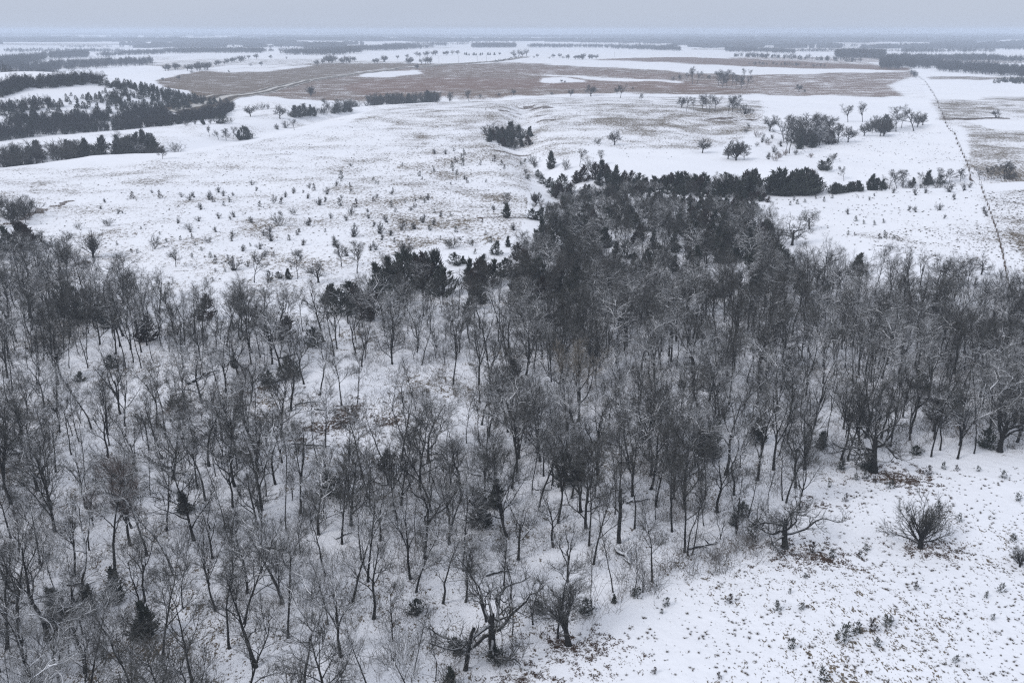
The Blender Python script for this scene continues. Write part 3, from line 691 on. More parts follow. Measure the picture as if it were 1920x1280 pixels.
# seedlings on the slope and in the near meadow
many('''k 360 483 9;k 320 482 9;k 427 485 8;k 403 493 14;k 395 483 10;k 313 455 8;k 339 450 8;k 365 460 7;k 220 460 8;k 257 475 8;k 247 473 7;k 512 482 10;k 423 510 8;k 405 510 8;k 400 527 6;k 495 547 8;k 505 527 20;k 545 505 8;k 470 462 7;k 378 470 7;k 300 440 6;k 265 430 6;
k 640 340 6;k 705 345 6;k 560 440 7;k 610 435 7;k 665 425 7;k 720 410 7;k 765 450 9;k 740 455 9;k 700 460 8;k 825 450 8;k 805 430 8;k 910 440 7;k 875 430 6;k 845 405 7;k 815 400 8;k 780 388 6;k 760 380 6;k 920 455 12;k 890 476 10;k 640 545 12;k 610 560 12;
k 1577 1200 32 1;k 1607 1187 22 0;k 1639 1183 22 2;k 1664 1174 22 1;k 1643 1212 18 0;k 1485 1217 22 0;k 1459 1145 18 1;k 1504 1143 14 0;k 1366 1130 17 2;k 1541 1276 26 0;k 1350 1272 12 2;k 1907 938 14 0;k 1900 1014 16 1;k 1622 1032 13 0;k 1611 1044 14 1;k 1584 940 15 2;k 1759 953 13 0;k 1799 978 15 1;k 1833 883 10 0;
k 1881 896 14 0;k 1738 890 17 2;k 1769 879 13 0;k 1668 915 18 1;k 1554 913 12 0;k 1795 881 10 2;k 1719 1105 16 2;k 1875 1109 18 1;k 1862 1162 12 0;k 1510 1083 10 1;k 1250 1137 18 0;k 1558 1045 16 0;k 1520 1035 20 2;k 1622 897 14 0;k 1605 900 12 1;k 1580 880 18 0;k 1640 905 12 2;k 1848 1120 12 1;k 1700 960 10 0;k 1480 1112 10 1;k 1670 1165 12 0;k 1790 1240 14 1;k 1240 1150 10 0;k 1225 1262 12 2;
k 1415 1012 36 0;k 1195 1120 22 1;k 1187 1118 16 0;k 1575 880 16 1;k 1488 376 8;k 1495 383 9;k 1510 380 7;k 1482 385 8;k 1530 373 7;k 1545 378 9;k 1560 372 7;k 1605 415 10;k 1620 420 8;k 1640 422 9;k 1657 418 8;k 1590 440 8;k 1603 442 7;k 1650 448 10;k 1660 446 14;k 1675 448 8''')
many('''s 1675 362 12;s 1717 366 16;s 1780 360 18;s 1808 357 18;s 1818 352 12;s 1790 374 14;s 1703 395 12;s 1717 398 14;s 1762 394 14;s 1770 410 10;s 1845 396 12;s 1850 405 14;s 1735 362 12;s 1590 402 14;s 1640 368 8;s 1630 375 8''')
import itertools
def strew(k, poly, n, hp, sep): patch(k, poly, n, hp, sep)
# cedars inside the wood
many('''c 110 1165 64 4;c 165 1150 56 4;c 215 1130 64 3;c 900 985 64 4;c 925 950 56 3;c 1060 905 56 1;c 1085 900 48 3;c 1330 860 72 4;c 1305 840 56 3;c 1420 830 48 4;c 530 640 48 2;c 500 720 27 5;c 545 705 40 1;c 640 590 50 1;c 590 650 37 5;c 620 570 40 4;c 690 600 56 2;c 740 575 50 1;c 1050 610 43 2;c 1060 570 50 3;
c 1005 600 50 1;c 965 720 45 4;c 130 590 60 1;c 160 600 55 5;c 200 615 48 3;c 270 640 50 2;c 210 690 24 5;c 150 715 19 1;c 440 690 24 0;c 380 600 50 2;c 700 560 70 0;c 722 540 60 3;c 760 545 76 1;c 790 540 72 2;c 815 535 68 4;c 830 555 56 1;c 745 520 46 3;c 775 512 40 0;c 800 510 38 3;c 895 545 60 2;
c 925 535 50 1;c 880 530 48 3;c 910 515 40 0;c 945 520 36 5;c 990 520 55 2;c 1010 535 54 1;c 970 545 45 4;c 1040 540 50 2;c 680 580 50 2;c 660 570 44 1;c 1613 515 42 0;c 1600 518 30 1;c 1725 730 40 1;c 1790 780 48 3;c 1850 840 36 5;c 1870 700 29 1;c 1760 790 48 2;c 1540 840 32 4;c 1620 878 27 5;c 1630 882 22 1;
c 1718 852 19 5;c 1390 970 32 1;c 1375 985 18 5;c 1010 1150 27 1;c 1095 1150 27 5;c 1150 1130 18 0;c 720 880 40 2;c 780 1150 32 5;c 345 960 40 4;c 620 930 48 1;c 860 1225 21 1;c 850 1215 24 5''')
# rim cedars of the draw and the belt along the side ravine
def patch(k, poly, n, hp, sep=.0, fis=None):
    P = wpoly(poly); lo, hi = P.min(0), P.max(0); got = []; tries = 0
    while len(got) < n and tries < 6000:
        tries += 1; x, y = rng.uniform(lo, hi)
        if not inside(np.array(x), np.array(y), P): continue
        if any((x - a) ** 2 + (y - b_) ** 2 < sep * sep for a, b_ in got): continue
        got.append((x, y)); z = float(terr(x, y)); kk = k[int(rng.integers(len(k)))]
        put(kk, x, y, height_for(x, y, z, rng.uniform(*hp)), fi=None if fis is None else int(rng.choice(fis)))
patch('c', [(1010, 360), (1060, 350), (1075, 378), (1040, 372)], 7, (20, 34), 2)
patch('c', [(1075, 345), (1130, 330), (1180, 345), (1320, 352), (1320, 362), (1150, 362)], 34, (22, 36), 1.6)
patch('ccd', [(1170, 354), (1440, 358), (1440, 366), (1170, 364)], 22, (20, 36), 1.6)
patch('cccd', [(1335, 362), (1440, 352), (1440, 368), (1345, 374)], 18, (24, 42), 1.8)
patch('c', [(1440, 364), (1530, 358), (1532, 366), (1445, 370)], 26, (26, 50), 1.2, None)
patch('c', [(1555, 362), (1612, 356), (1612, 360), (1560, 365)], 14, (12, 24), 1, (1, 2, 5))
patch('dg', [(1340, 362), (1530, 356), (1532, 362), (1345, 370)], 12, (22, 38), 2)
patch('gb', [(1560, 358), (1640, 352), (1800, 342), (1810, 344), (1640, 358), (1560, 364)], 14, (12, 24), 2)
patch('cccb', [(914, 262), (960, 250), (1008, 250), (1008, 268), (950, 279), (915, 268)], 26, (18, 30), 2)
patch('cccbd', [(1492, 270), (1560, 262), (1564, 272), (1498, 280)], 20, (20, 32), 2)
patch('gd', [(1470, 284), (1490, 262), (1570, 256), (1598, 264), (1560, 274), (1500, 288)], 10, (30, 52), 4)
patch('gdbc', [(1625, 252), (1690, 246), (1695, 240), (1630, 244)], 9, (18, 34), 4)
patch('gbcb', [(545, 222), (600, 216), (662, 209), (662, 206), (600, 211), (545, 217)], 16, (12, 24), 4)
many('''c 1637 357 32 0;c 1630 357 22 3;c 1645 357 24 1;c 1657 355 20 0;g 1667 354 38 0;g 1693 352 34 5;g 1681 353 34 3;c 1710 349 17 0;c 1743 346 28 0;c 1735 347 20 3;c 1762 345 18 1;g 1757 343 30 0;g 1780 343 27 5;g 1800 341 26 4;g 1770 343 26 3;g 1730 343 20 0;c 1547 320 24 5;c 1540 318 18 1;g 1562 305 18 0;g 1582 339 27 0;q 1453 302 15;q 1462 296 12;
f 1317 287 27 1;f 1380 301 38 0;f 1395 300 30 2;f 1365 298 26 1;f 1443 246 30 1;g 1480 288 74 5;g 1500 274 64 0;g 1527 267 54 1;g 1553 264 48 4;g 1570 270 40 0;f 1590 267 30 1;g 1470 268 46 3;g 1475 255 38 7;b 1560 300 12;q 1520 296 10;
g 1590 229 34 7;g 1617 229 38 1;f 1620 255 24 1;f 1635 250 22 2;f 1657 255 28 0;f 1650 256 22 1;g 1680 247 48 5;g 1690 240 34 0;g 1713 246 50 3;f 1730 235 24 1;f 1720 238 22 1;b 1405 240 10;b 1398 250 12;q 1420 258 14;b 1435 268 12;q 1440 272 10;b 1417 275 10;b 1640 240 8;
g 1287 208 28 0;g 1300 207 24 5;g 1280 200 18 1;g 1317 204 28 4;g 1325 206 26 0;g 1330 211 34 5;g 1340 208 28 1;g 1365 213 35 0;g 1373 210 30 4;g 1383 211 33 5;g 1390 213 22 3;b 1405 212 10;b 1412 211 8;s 1397 214 20;
g 1298 158 33 1;g 1307 157 24 0;g 1288 152 16 5;g 1347 161 28 0;g 1355 164 30 4;g 1363 165 32 5;g 1372 163 28 0;g 1380 166 26 5;g 1390 166 26 4;g 1400 165 24 0;g 1352 156 26 1;g 1365 152 22 5;g 1395 146 18 0;g 1408 144 14 1;b 1262 152 10;b 1275 150 12;b 1330 148 8;f 1498 172 14 1;b 1508 173 6;
f 1070 181 14 1;f 1108 181 22 1;g 1163 184 26 7;f 1157 176 12 1;f 1202 188 13 2;f 963 179 12 1;f 1278 202 20 1;b 935 180 6;b 900 183 7;b 1035 178 6;f 1053 155 6 1;f 1059 156 5 1;b 1186 168 5;
f 470 219 21 1;f 525 223 26 1;g 555 219 20 0;g 572 219 26 5;c 590 218 18 0;g 613 214 30 0;c 633 212 18 1;c 645 211 16 0;c 657 210 17 3;c 625 213 13 5;f 583 181 20 0;g 552 244 22 7;g 393 256 20 7;c 458 262 26 5;c 465 260 22 1;c 450 263 20 0;g 437 261 24 0;g 410 262 20 3;g 424 264 24 4;s 535 240 14;s 520 243 12;g 305 298 26 4;b 490 206 14 1;b 480 207 12 0;b 502 205 12;b 600 212 12;b 540 218 12;b 560 220 10;
c 382 234 16 0;c 410 232 18 5;c 418 232 15 1;b 395 232 12;b 430 231 12;b 350 236 10;b 366 234 12;f 336 150 9 1;f 306 152 7 1;b 430 137 7;b 360 137 5;f 490 124 9 1;b 470 124 6;f 466 111 8 1;f 508 111 8 1;b 537 111 6;f 783 130 10 1;b 743 131 4;
g 1690 341 20 0;g 1845 339 30 0;g 1837 338 26 3;g 1858 337 24 5;g 1875 335 26 0;g 1883 336 38 1;g 1892 335 30 4;b 1890 337 14;b 1900 333 10;f 1866 221 16 1;b 1870 222 6''')
patch('f', [(690, 120), (730, 116), (730, 120), (692, 122)], 5, (10, 14), 5, (1,))
patch('f', [(757, 120), (776, 119), (776, 121), (757, 122)], 4, (11, 15), 5, (1,))
patch('f', [(788, 119), (815, 118), (815, 120.5), (788, 121.5)], 5, (11, 14), 5, (1,))
patch('f', [(735, 112), (770, 107), (820, 102), (822, 104), (775, 109), (737, 114)], 10, (8, 12), 6, (1,))
patch('f', [(830, 103), (864, 101), (864, 103), (830, 105)], 5, (7, 10), 6, (1,))
patch('f', [(640, 116), (680, 113), (680, 117), (640, 121)], 8, (8, 13), 6, (1,))
patch('f', [(580, 122), (615, 113), (632, 112), (630, 118), (585, 126)], 12, (9, 14), 6, (1,))
patch('f', [(962, 106), (990, 105), (990, 107), (962, 108)], 5, (8, 15), 6, (1,)); many('f 937 104 6 1;f 1007 108 7 1;b 1001 109 4;f 1037 109 8 1;f 1050 109 9 1;b 1056 110 5;b 1062 110 4;b 1030 110 4')
patch('c', [(866, 103), (928, 103), (928, 104.5), (866, 104.5)], 16, (3.5, 6), 4)
patch('f', [(1065, 111), (1118, 109), (1120, 112), (1068, 113)], 14, (6, 11), 5, (1,))
patch('f', [(308, 131), (330, 129), (335, 132), (310, 134)], 7, (9, 14), 5, (1,))
patch('f', [(345, 131), (390, 128), (392, 132), (350, 135)], 12, (10, 16), 5, (1,))
patch('f', [(392, 124), (440, 116), (488, 110), (488, 112), (440, 119), (394, 128)], 16, (7, 11), 6, (1,))

patch('ssk', [(200, 370), (640, 335), (760, 370), (740, 480), (560, 500), (260, 470)], 46, (8, 16), 3)
patch('kks', [(640, 300), (900, 280), (990, 340), (930, 440), (760, 470), (660, 400)], 44, (6, 12), 3)
patch('bcb', [(960, 285), (1000, 292), (1015, 340), (985, 335)], 8, (9, 15), 2); patch('bq', [(985, 395), (1050, 380), (1060, 420), (1000, 420)], 9, (10, 18), 2)
patch('bqs', [(1400, 262), (1460, 250), (1500, 290), (1440, 300)], 10, (8, 14), 3)
patch('dgbf', [(-10, 428), (50, 424), (62, 398), (-10, 402)], 12, (26, 48), 3)
patch('dgc', [(-10, 500), (110, 500), (120, 478), (40, 466), (-10, 470)], 8, (36, 56), 4)
# rows whose feet hide behind a field lip: planted along the ravine itself
def row(ri, x0, x1, n, kinds, h, off, fis=None):
    P = RAV[ri][0]
    L_ = np.r_[0, np.cumsum(np.linalg.norm(np.diff(P, axis=0), axis=1))]
    pix = np.array([proj(p[0], p[1], 0)[0] for p in P])
    for i in range(n):
        px = rng.uniform(x0, x1); s = np.interp(px, pix, L_) if pix[-1] > pix[0] else np.interp(-px, -pix, L_)
        x = np.interp(s, L_, P[:, 0]) + rng.normal(0, off * .4); y = np.interp(s, L_, P[:, 1]) + rng.normal(0, off)
        put(kinds[int(rng.integers(len(kinds)))], x, y, rng.uniform(*h), fi=None if fis is None else int(rng.choice(fis)))
row(0, 140, 280, 44, 'cccccdg', (5.5, 9), 6); row(0, 280, 345, 8, 'cbb', (3.5, 5.5), 4)
row(0, -20, 145, 46, 'gddgcb', (6, 9.5), 7)
row(5, 690, 745, 12, 'bgf', (7, 10.5), 6); row(5, 745, 810, 16, 'bgfc', (6.5, 9.5), 6); row(5, 810, 880, 6, 'gf', (7, 9), 6)
row(5, 640, 690, 7, 'bb', (5, 8), 6)

# the wood itself
NEAR = [(t['o'].location.x, t['o'].location.y) for t in THINGS if t['name'] in ('bare_tree', 'oak_tree', 'dead_tree', 'cedar_tree', 'field_tree')]
CELL = {}
def reg(x, y): CELL.setdefault((int(x // 4), int(y // 4)), []).append((x, y))
for p_ in NEAR: reg(*p_)
def free(x, y, d):
    k_ = int(d // 4) + 1; cx_, cy_ = int(x // 4), int(y // 4)
    return all((a - x) ** 2 + (b_ - y) ** 2 >= d * d for i in range(-k_, k_ + 1) for j in range(-k_, k_ + 1) for a, b_ in CELL.get((cx_ + i, cy_ + j), ()))
FILL = []
def wood(poly, d, hr, mix, n_try, thin=None):
    P = wpoly(poly); lo, hi = P.min(0), P.max(0)
    XY = rng.uniform(lo, hi, (n_try, 2)); XY = XY[inside(XY[:, 0], XY[:, 1], P)]
    th = [(wpoly(t), k_) for t, k_ in (thin or [])]
    for x, y in XY:
        dd = d * rng.uniform(.75, 1.3) * (.62 + .8 * float(fbm(x / 11, y / 11, 141)))
        for T_, k_ in th:
            if inside(np.array(x), np.array(y), T_): dd *= k_
        if free(x, y, dd):
            reg(x, y); k = mix[int(rng.integers(len(mix)))]
            h = rng.uniform(*hr) * (.85 if k == 'p' else .5 if k == 'u' else .7 if k == 'o' else .5 if k == 'c' else .6 if k == 'x' else 1)
            FILL.append((k, x, y, h))
CLEAR = [([(120, 680), (340, 680), (350, 775), (120, 780)], 2.4), ([(540, 680), (900, 690), (890, 850), (540, 850)], 2.9), ([(560, 830), (660, 840), (640, 900), (540, 890)], 1.8), ([(420, 740), (560, 760), (560, 880), (430, 880)], 1.5),
         ([(-50, 850), (330, 850), (330, 920), (-50, 920)], 1.4), ([(160, 1160), (420, 1170), (420, 1240), (150, 1240)], 1.6), ([(1000, 1060), (1300, 1000), (1330, 1060), (1100, 1200), (960, 1240)], 1.35), ([(640, 1130), (860, 1150), (860, 1280), (640, 1280)], 1.25),
         ([(1480, 690), (1540, 690), (1540, 740), (1470, 740)], 1.9), ([(1540, 830), (1640, 840), (1600, 890), (1500, 900)], 1.8)]
wood([(-420, 850), (960, 850), (1460, 880), (1480, 1000), (1370, 1000), (1290, 1035), (1200, 1080), (1090, 1180), (930, 1260), (760, 1400), (-560, 1500)], 3.3, (7, 10.5), 'ttttdpptdu', 30000, CLEAR)
wood([(-420, 570), (100, 545), (300, 600), (560, 620), (700, 580), (800, 580), (960, 600), (960, 850), (-420, 850)], 3.3, (7, 10), 'tttdppuu', 30000, CLEAR)
wood([(960, 575), (1440, 566), (1530, 562), (1700, 566), (1870, 590), (2330, 650), (2330, 845), (1850, 845), (1680, 850), (1600, 855), (1470, 930), (960, 850)], 2.85, (7, 10), 'tttppdtud', 34000, CLEAR)
wood([(1050, 376), (1100, 368), (1250, 374), (1395, 378), (1425, 402), (1060, 402)], 1.9, (2.8, 4.6), 'dxxdxx', 9000)
wood([(1060, 366), (1100, 358), (1250, 362), (1420, 368), (1440, 380), (1050, 378)], 1.5, (2.8, 4.6), 'dxxx', 9000)
wood([(1075, 395), (1100, 384), (1240, 392), (1390, 398), (1420, 425), (1100, 425)], 2.6, (4, 6), 'dddxxu', 9000)
wood([(1020, 440), (1060, 420), (1425, 420), (1450, 470), (1520, 552), (960, 575), (980, 500)], 2.9, (5.5, 8.5), 'dxdtxxdu', 20000, [([(1120, 470), (1200, 460), (1180, 520), (1110, 520)], 1.4), ([(1300, 500), (1400, 490), (1420, 540), (1320, 550)], 1.6)])
wood([(700, 585), (730, 545), (850, 560), (1000, 500), (980, 585)], 4.2, (6.5, 9), 'ttuc', 2500)
wood([(-420, 575), (-60, 520), (70, 505), (200, 560), (400, 600), (100, 600)], 3.9, (7, 10), 'ttdu', 5000)
def screen(f_):
    z = float(terr(f_[1], f_[2])); a = proj(f_[1], f_[2], z); b_ = proj(f_[1], f_[2], z + f_[3])
    vis = -120 < a[0] < 2040 and b_[1] < 1275
    return (a[1] - b_[1]) if vis else (a[1] - b_[1]) * .01
FILL.sort(key=lambda f_: -screen(f_))
n0 = sum(t['name'] == 'bare_tree' for t in THINGS); REST = []
for f_ in FILL:
    if f_[0] == 'x': REST.append(f_); continue
    if f_[0] in 'tpurwd':
        if n0 < 300: n0 += 1
        else: REST.append(f_); continue
    put(f_[0], f_[1], f_[2], f_[3], lean=(rng.normal(0, .05), rng.normal(0, .05)))

# ------------------------------------------------------------------ masses nobody could count
def lib(nm, me):
    o = bpy.data.objects.new(nm, me); LIB.objects.link(o); return o
def scatter(name, label, cat, xy, z, scl, which, protos, sub):
    coll = bpy.data.collections.new(sub)
    for i, me in enumerate(protos):
        coll.objects.link(bpy.data.objects.new('%s_%02d' % (sub, i), me))
    n = len(xy); V = np.c_[xy, z]
    me = bpy.data.meshes.new(name); me.vertices.add(n); me.vertices.foreach_set('co', V.astype(np.float32).ravel())
    for nm, v, ty in (('spin', rng.uniform(0, 6.28, n), 'FLOAT'), ('size', scl, 'FLOAT'), ('which', which, 'INT')):
        a = me.attributes.new(nm, ty, 'POINT'); a.data.foreach_set('value', np.asarray(v, np.int32 if ty == 'INT' else np.float32))
    o = bpy.data.objects.new(name, me); COL.objects.link(o); tag(o, label, cat, 'stuff')
    g = bpy.data.node_groups.new(name, 'GeometryNodeTree')
    g.interface.new_socket('Geometry', in_out='INPUT', socket_type='NodeSocketGeometry'); g.interface.new_socket('Geometry', in_out='OUTPUT', socket_type='NodeSocketGeometry')
    N, L = g.nodes, g.links
    gi, go = N.new('NodeGroupInput'), N.new('NodeGroupOutput'); ip = N.new('GeometryNodeInstanceOnPoints'); ci = N.new('GeometryNodeCollectionInfo')
    ci.inputs[0].default_value = coll; ci.inputs['Separate Children'].default_value = True; ci.inputs['Reset Children'].default_value = True
    def na(nm, ty):
        a = N.new('GeometryNodeInputNamedAttribute'); a.data_type = ty; a.inputs[0].default_value = nm; return a.outputs[0]
    cx = N.new('ShaderNodeCombineXYZ'); L.new(na('spin', 'FLOAT'), cx.inputs[2])
    L.new(gi.outputs[0], ip.inputs['Points']); L.new(ci.outputs[0], ip.inputs['Instance']); ip.inputs['Pick Instance'].default_value = True
    L.new(na('which', 'INT'), ip.inputs['Instance Index']); L.new(cx.outputs[0], ip.inputs['Rotation']); L.new(na('size', 'FLOAT'), ip.inputs['Scale'])
    L.new(ip.outputs[0], go.inputs[0])
    md = o.modifiers.new('spread', 'NODES'); md.node_group = g
    return o
def joined(fm):
    ms = [fm['one']] if 'one' in fm else [fm['trunk'], fm['crown']]
    me = bpy.data.meshes.new('woodland_tree'); V, Fq, mi, off, mats_ = [], [], [], 0, []
    for k_, m_ in enumerate(ms):
        co = np.empty(len(m_.vertices) * 3, np.float32); m_.vertices.foreach_get('co', co)
        li = np.empty(len(m_.loops), np.int32); m_.loops.foreach_get('vertex_index', li)
        V.append(co.reshape(-1, 3)); Fq.append(li.reshape(-1, 4) + off); q_ = np.empty(len(m_.polygons), np.int32); m_.polygons.foreach_get('material_index', q_); mi.append(q_ + len(mats_)); mats_ += list(m_.materials); off += len(m_.vertices)
    o = link_mesh('woodland_tree', np.concatenate(V), np.concatenate(Fq), None, smooth=True, link=False); me = o.data; bpy.data.objects.remove(o)
    for m_ in mats_: me.materials.append(m_)
    me.polygons.foreach_set('material_index', np.concatenate(mi)); return me
RK = [(k, i) for k in 'tpudc' for i in range(len(TREE[k]))]
rw = [k for f_ in REST for k in [int(rng.choice([i for i, q_ in enumerate(RK) if q_[0] == ('c' if f_[0] == 'x' else f_[0] if f_[0] in 'tpud' else 't')]))]]
if REST:
    xy = np.array([f_[1:3] for f_ in REST])
    scatter('woodland', 'farther bare trees of the wood merging into one grey twiggy mass in the draw', 'woodland', xy, terr(xy[:, 0], xy[:, 1]),
            [f_[3] / TREE[RK[w_][0]][RK[w_][1]]['h'] for f_, w_ in zip(REST, rw)], rw, [joined(TREE[k][i]) for k, i in RK], 'wood_form')
def fill_points(poly, n, keep=None):
    P = wpoly(poly); lo, hi = P.min(0), P.max(0); out = np.zeros((0, 2))
    for _ in range(40):
        XY = rng.uniform(lo, hi, (max(n, 200), 2)); XY = XY[inside(XY[:, 0], XY[:, 1], P)]
        if keep is not None: XY = XY[keep(XY)]
        out = np.concatenate([out, XY])
        if len(out) >= n: break
    return out[:n]
# dry grass tufts
def tuft_mesh(seed, n, h, sp, m, nm, wd=.016):
    r = np.random.default_rng(seed); b0 = np.c_[r.normal(0, sp, (n, 2)), np.full(n, -.05)]
    d = np.c_[r.normal(0, .55, (n, 2)), np.ones(n)]; Ls = h * r.uniform(.5, 1.1, n)
    p1 = b0 + d * (Ls * .5)[:, None]; p2 = p1 + (d + np.c_[r.normal(0, .6, (n, 2)), np.full(n, -.3)]) * (Ls * .5)[:, None]
    V, Fq = tubes([(np.stack([b0, p1, p2], 1), np.tile([wd * 1.2, wd, wd * .4], (n, 1)), 3)])
    return meshes(nm, V, Fq, m)
TUFT = [tuft_mesh(80 + i, 14 + 5 * i, .34 + .06 * i, .07 + .03 * i, M['tuft'], 'grass_tuft', .02) for i in range(4)]
patchy = lambda s, lo: (lambda XY: fbm(XY[:, 0] / s, XY[:, 1] / s, 101) + rng.uniform(-.18, .18, len(XY)) > lo)
near_mead = [(880, 1400), (1120, 1230), (1300, 1065), (1480, 1045), (1570, 950), (1620, 890), (2380, 860), (2480, 1500)]
pts = [fill_points(near_mead, 2000, patchy(2, .5)), fill_points([(1500, 1300), (1520, 1180), (1700, 1060), (2380, 990), (2480, 1500)], 1000, patchy(1.6, .52)), fill_points(near_mead, 1600),
       fill_points([(-300, 345), (300, 305), (660, 230), (900, 245), (1010, 330), (985, 440), (760, 500), (400, 560), (-300, 520)], 3000, patchy(5, .44)),
       fill_points([(660, 300), (900, 250), (1005, 330), (980, 430), (700, 430)], 1100, patchy(4, .46)),
       fill_points([(1430, 375), (1835, 345), (1880, 500), (1640, 480), (1500, 420)], 500, patchy(4, .48)),
       fill_points([(1560, 440), (1870, 425), (1880, 505), (1700, 480)], 450, patchy(4, .47)),
       fill_points([(1850, 360), (2200, 345), (2200, 545), (1905, 540)], 3200, patchy(4, .40)),
       fill_points([(700, 225), (1000, 190), (1440, 190), (1440, 245), (1250, 300), (1050, 290)], 1500, patchy(6, .47)),
       fill_points([(1450, 250), (1795, 245), (1812, 330), (1560, 330)], 500, patchy(10, .5))]
xy = np.concatenate(pts); sc = np.concatenate([rng.uniform(.15, .42, len(p_)) * (1.0 if i < 3 else 1.7) for i, p_ in enumerate(pts)])
scatter('grass', 'dry grass tufts poking through the snow of the open fields', 'grass', xy, terr(xy[:, 0], xy[:, 1]), sc, rng.integers(0, 4, len(xy)), TUFT, 'tuft_form')
# thin undergrowth on the wood's floor
BR = [tuft_mesh(90 + i, 7 + 3 * i, 1.3 + .3 * i, .3 + .1 * i, M['brush'] if i != 2 else M['twig'], 'brush', .012) for i in range(4)]
pts = [fill_points([(-200, 850), (960, 850), (1470, 880), (1480, 1010), (1290, 1045), (1090, 1200), (930, 1280), (760, 1400), (-300, 1500)], 1100, patchy(5, .48)),
       fill_points([(-200, 580), (560, 620), (960, 600), (960, 850), (-200, 850)], 800, patchy(5, .5)), fill_points([(960, 560), (1900, 575), (2050, 840), (1600, 855), (1470, 930), (960, 850)], 1500, patchy(5, .48)),
       fill_points([(1300, 1000), (1480, 1010), (1400, 1060), (1200, 1120), (1100, 1220)], 70)]
xy = np.concatenate(pts)
scatter('undergrowth', 'thin bare brush stems standing in the snow under the trees', 'undergrowth', xy, terr(xy[:, 0], xy[:, 1]), rng.uniform(.5, 1.25, len(xy)), rng.integers(0, 4, len(xy)), BR, 'brush_form')
# dead leaves beneath the edge oaks
LF = [tuft_mesh(95 + i, 16, .16, .16, M['litter'], 'leaves', .03) for i in range(3)]
pts = []
for px, py, sp, n in ((1676, 893, 2.0, 150), (1700, 898, 1.5, 70), (1740, 1026, 1.3, 110), (1500, 1040, 1.8, 130), (1535, 1046, 1.4, 110), (1085, 1216, 1.4, 120), (1060, 1213, .9, 50), (985, 1270, 1.6, 90), (1545, 945, 1.2, 60), (640, 788, 3, 120), (735, 792, 1.8, 70), (1000, 808, 1.4, 50), (330, 770, 2.5, 80), (450, 740, 2.5, 80)):
    c_ = np.array(at(px, py)[:2]); pts.append(c_ + rng.normal(0, sp * 1.3, (int(n * .7), 2)) * np.array([1, .8]))
xy = np.concatenate(pts)
scatter('dead_leaves', 'red-brown fallen leaves scattered on the snow beneath the edge oaks', 'leaves', xy, terr(xy[:, 0], xy[:, 1]), rng.uniform(.5, 1.4, len(xy)), rng.integers(0, 3, len(xy)), LF, 'leaf_form')

# far woods: thick-twigged low forms, planted by the thousand
def far_spec(s): return dict(L=6.5, r=.22, lv=[lv(9, .2, 6, .1, .05, .3), lv(7, .2, 4, .18, .09, .4, (.5, 1.1), 4.2, .09, sh=.4), lv(5, .2, 2, .2, .05, .5, (.4, 1.0), 2.1, .055, sh=.3), lv(0, 0, 2, .2, .05, .5, (.4, .9), 1.1, .04)])
FW = []
for i in range(3):
    out = grow(far_spec(0), 120 + i); V_, F_ = tubes(sum((pack(x, 3) for x in out), [])); V_ *= 10 / top_of(V_); FW.append(meshes('far_tree', V_, F_, M['far']))
T, C = cedar_geo(130, 7.0, 2.4, 260, lump=.4); FW.append(meshes('far_cedar', *C, M['cedar']))
T, C = cedar_geo(131, 6.0, 2.6, 260, lump=.4); FW.append(meshes('far_cedar', *C, M['cedar']))
def clump_mesh(seed):                        # a woodlot of many crowns, some fifty metres across
    r = np.random.default_rng(seed); G = []
    for _ in range(60):
        a = r.random() * 6.28; q_ = 26 * sqrt(r.random()); x, y = q_ * cos(a) * 1.4, q_ * sin(a); h = r.uniform(7, 12); w_ = r.uniform(3.0, 5.0)
        zz = np.array([-.5, .25, .5, .75, .93, 1.02]) * h; rad = np.array([.35, .75, 1.0, .85, .45, .04]) * w_
        P = np.c_[x + r.normal(0, .5, 6), y + r.normal(0, .5, 6), zz]; G.append((P, rad))
    V, Fq = tubes([(np.stack([p for p, _ in G]), np.stack([q_ for _, q_ in G]), 7)])
    V += r.normal(0, .45, V.shape); return meshes('woodlot', V, Fq, M['far'])
FW += [clump_mesh(140 + i) for i in range(3)]
def belt(poly, n, h, kinds=(0, 1, 2), keep=None):
    xy = fill_points(poly, n, keep); w_ = rng.choice(kinds, len(xy)); return xy, rng.uniform(*h, len(xy)) / 10, w_
FB = []
hz = lambda s, lo: (lambda XY: fbm(XY[:, 0] / s, XY[:, 1] / s, 111) > lo)
# valley woods round the cedar knoll
VAL = [belt([(-80, 262), (60, 250), (200, 240), (330, 226), (440, 205), (420, 222), (320, 236), (200, 246), (60, 258), (-80, 276)], 760, (2.8, 6), (0, 1, 2, 0, 1, 2, 3, 4), hz(14, .38)),
       belt([(-60, 238), (60, 218), (130, 226), (300, 212), (330, 222), (200, 238), (60, 250), (-60, 262)], 520, (3, 6), (0, 1, 2, 3, 4, 4), hz(14, .36)),
       belt([(-40, 180), (20, 160), (110, 155), (170, 152), (200, 158), (140, 162), (50, 168), (0, 185)], 300, (4.5, 7), (0, 1, 2, 3, 4)),
       belt([(170, 163), (240, 158), (300, 170), (390, 188), (430, 190), (380, 200), (280, 180)], 170, (3, 5), (3, 4)),
       belt([(0, 200), (90, 192), (120, 200), (60, 210), (0, 222)], 90, (3.5, 5.5), (3, 4, 0))]
VAL += [belt([(190, 178), (290, 176), (380, 196), (330, 215), (200, 214), (130, 200)], 190, (3, 5.5), (3, 4)), belt([(20, 225), (100, 205), (160, 215), (100, 236), (20, 245)], 50, (3.5, 5.5), (3, 4)), belt([(100, 185), (200, 172), (230, 185), (120, 200)], 20, (2.5, 4), (3, 4))]
xy = np.concatenate([b_[0] for b_ in VAL])
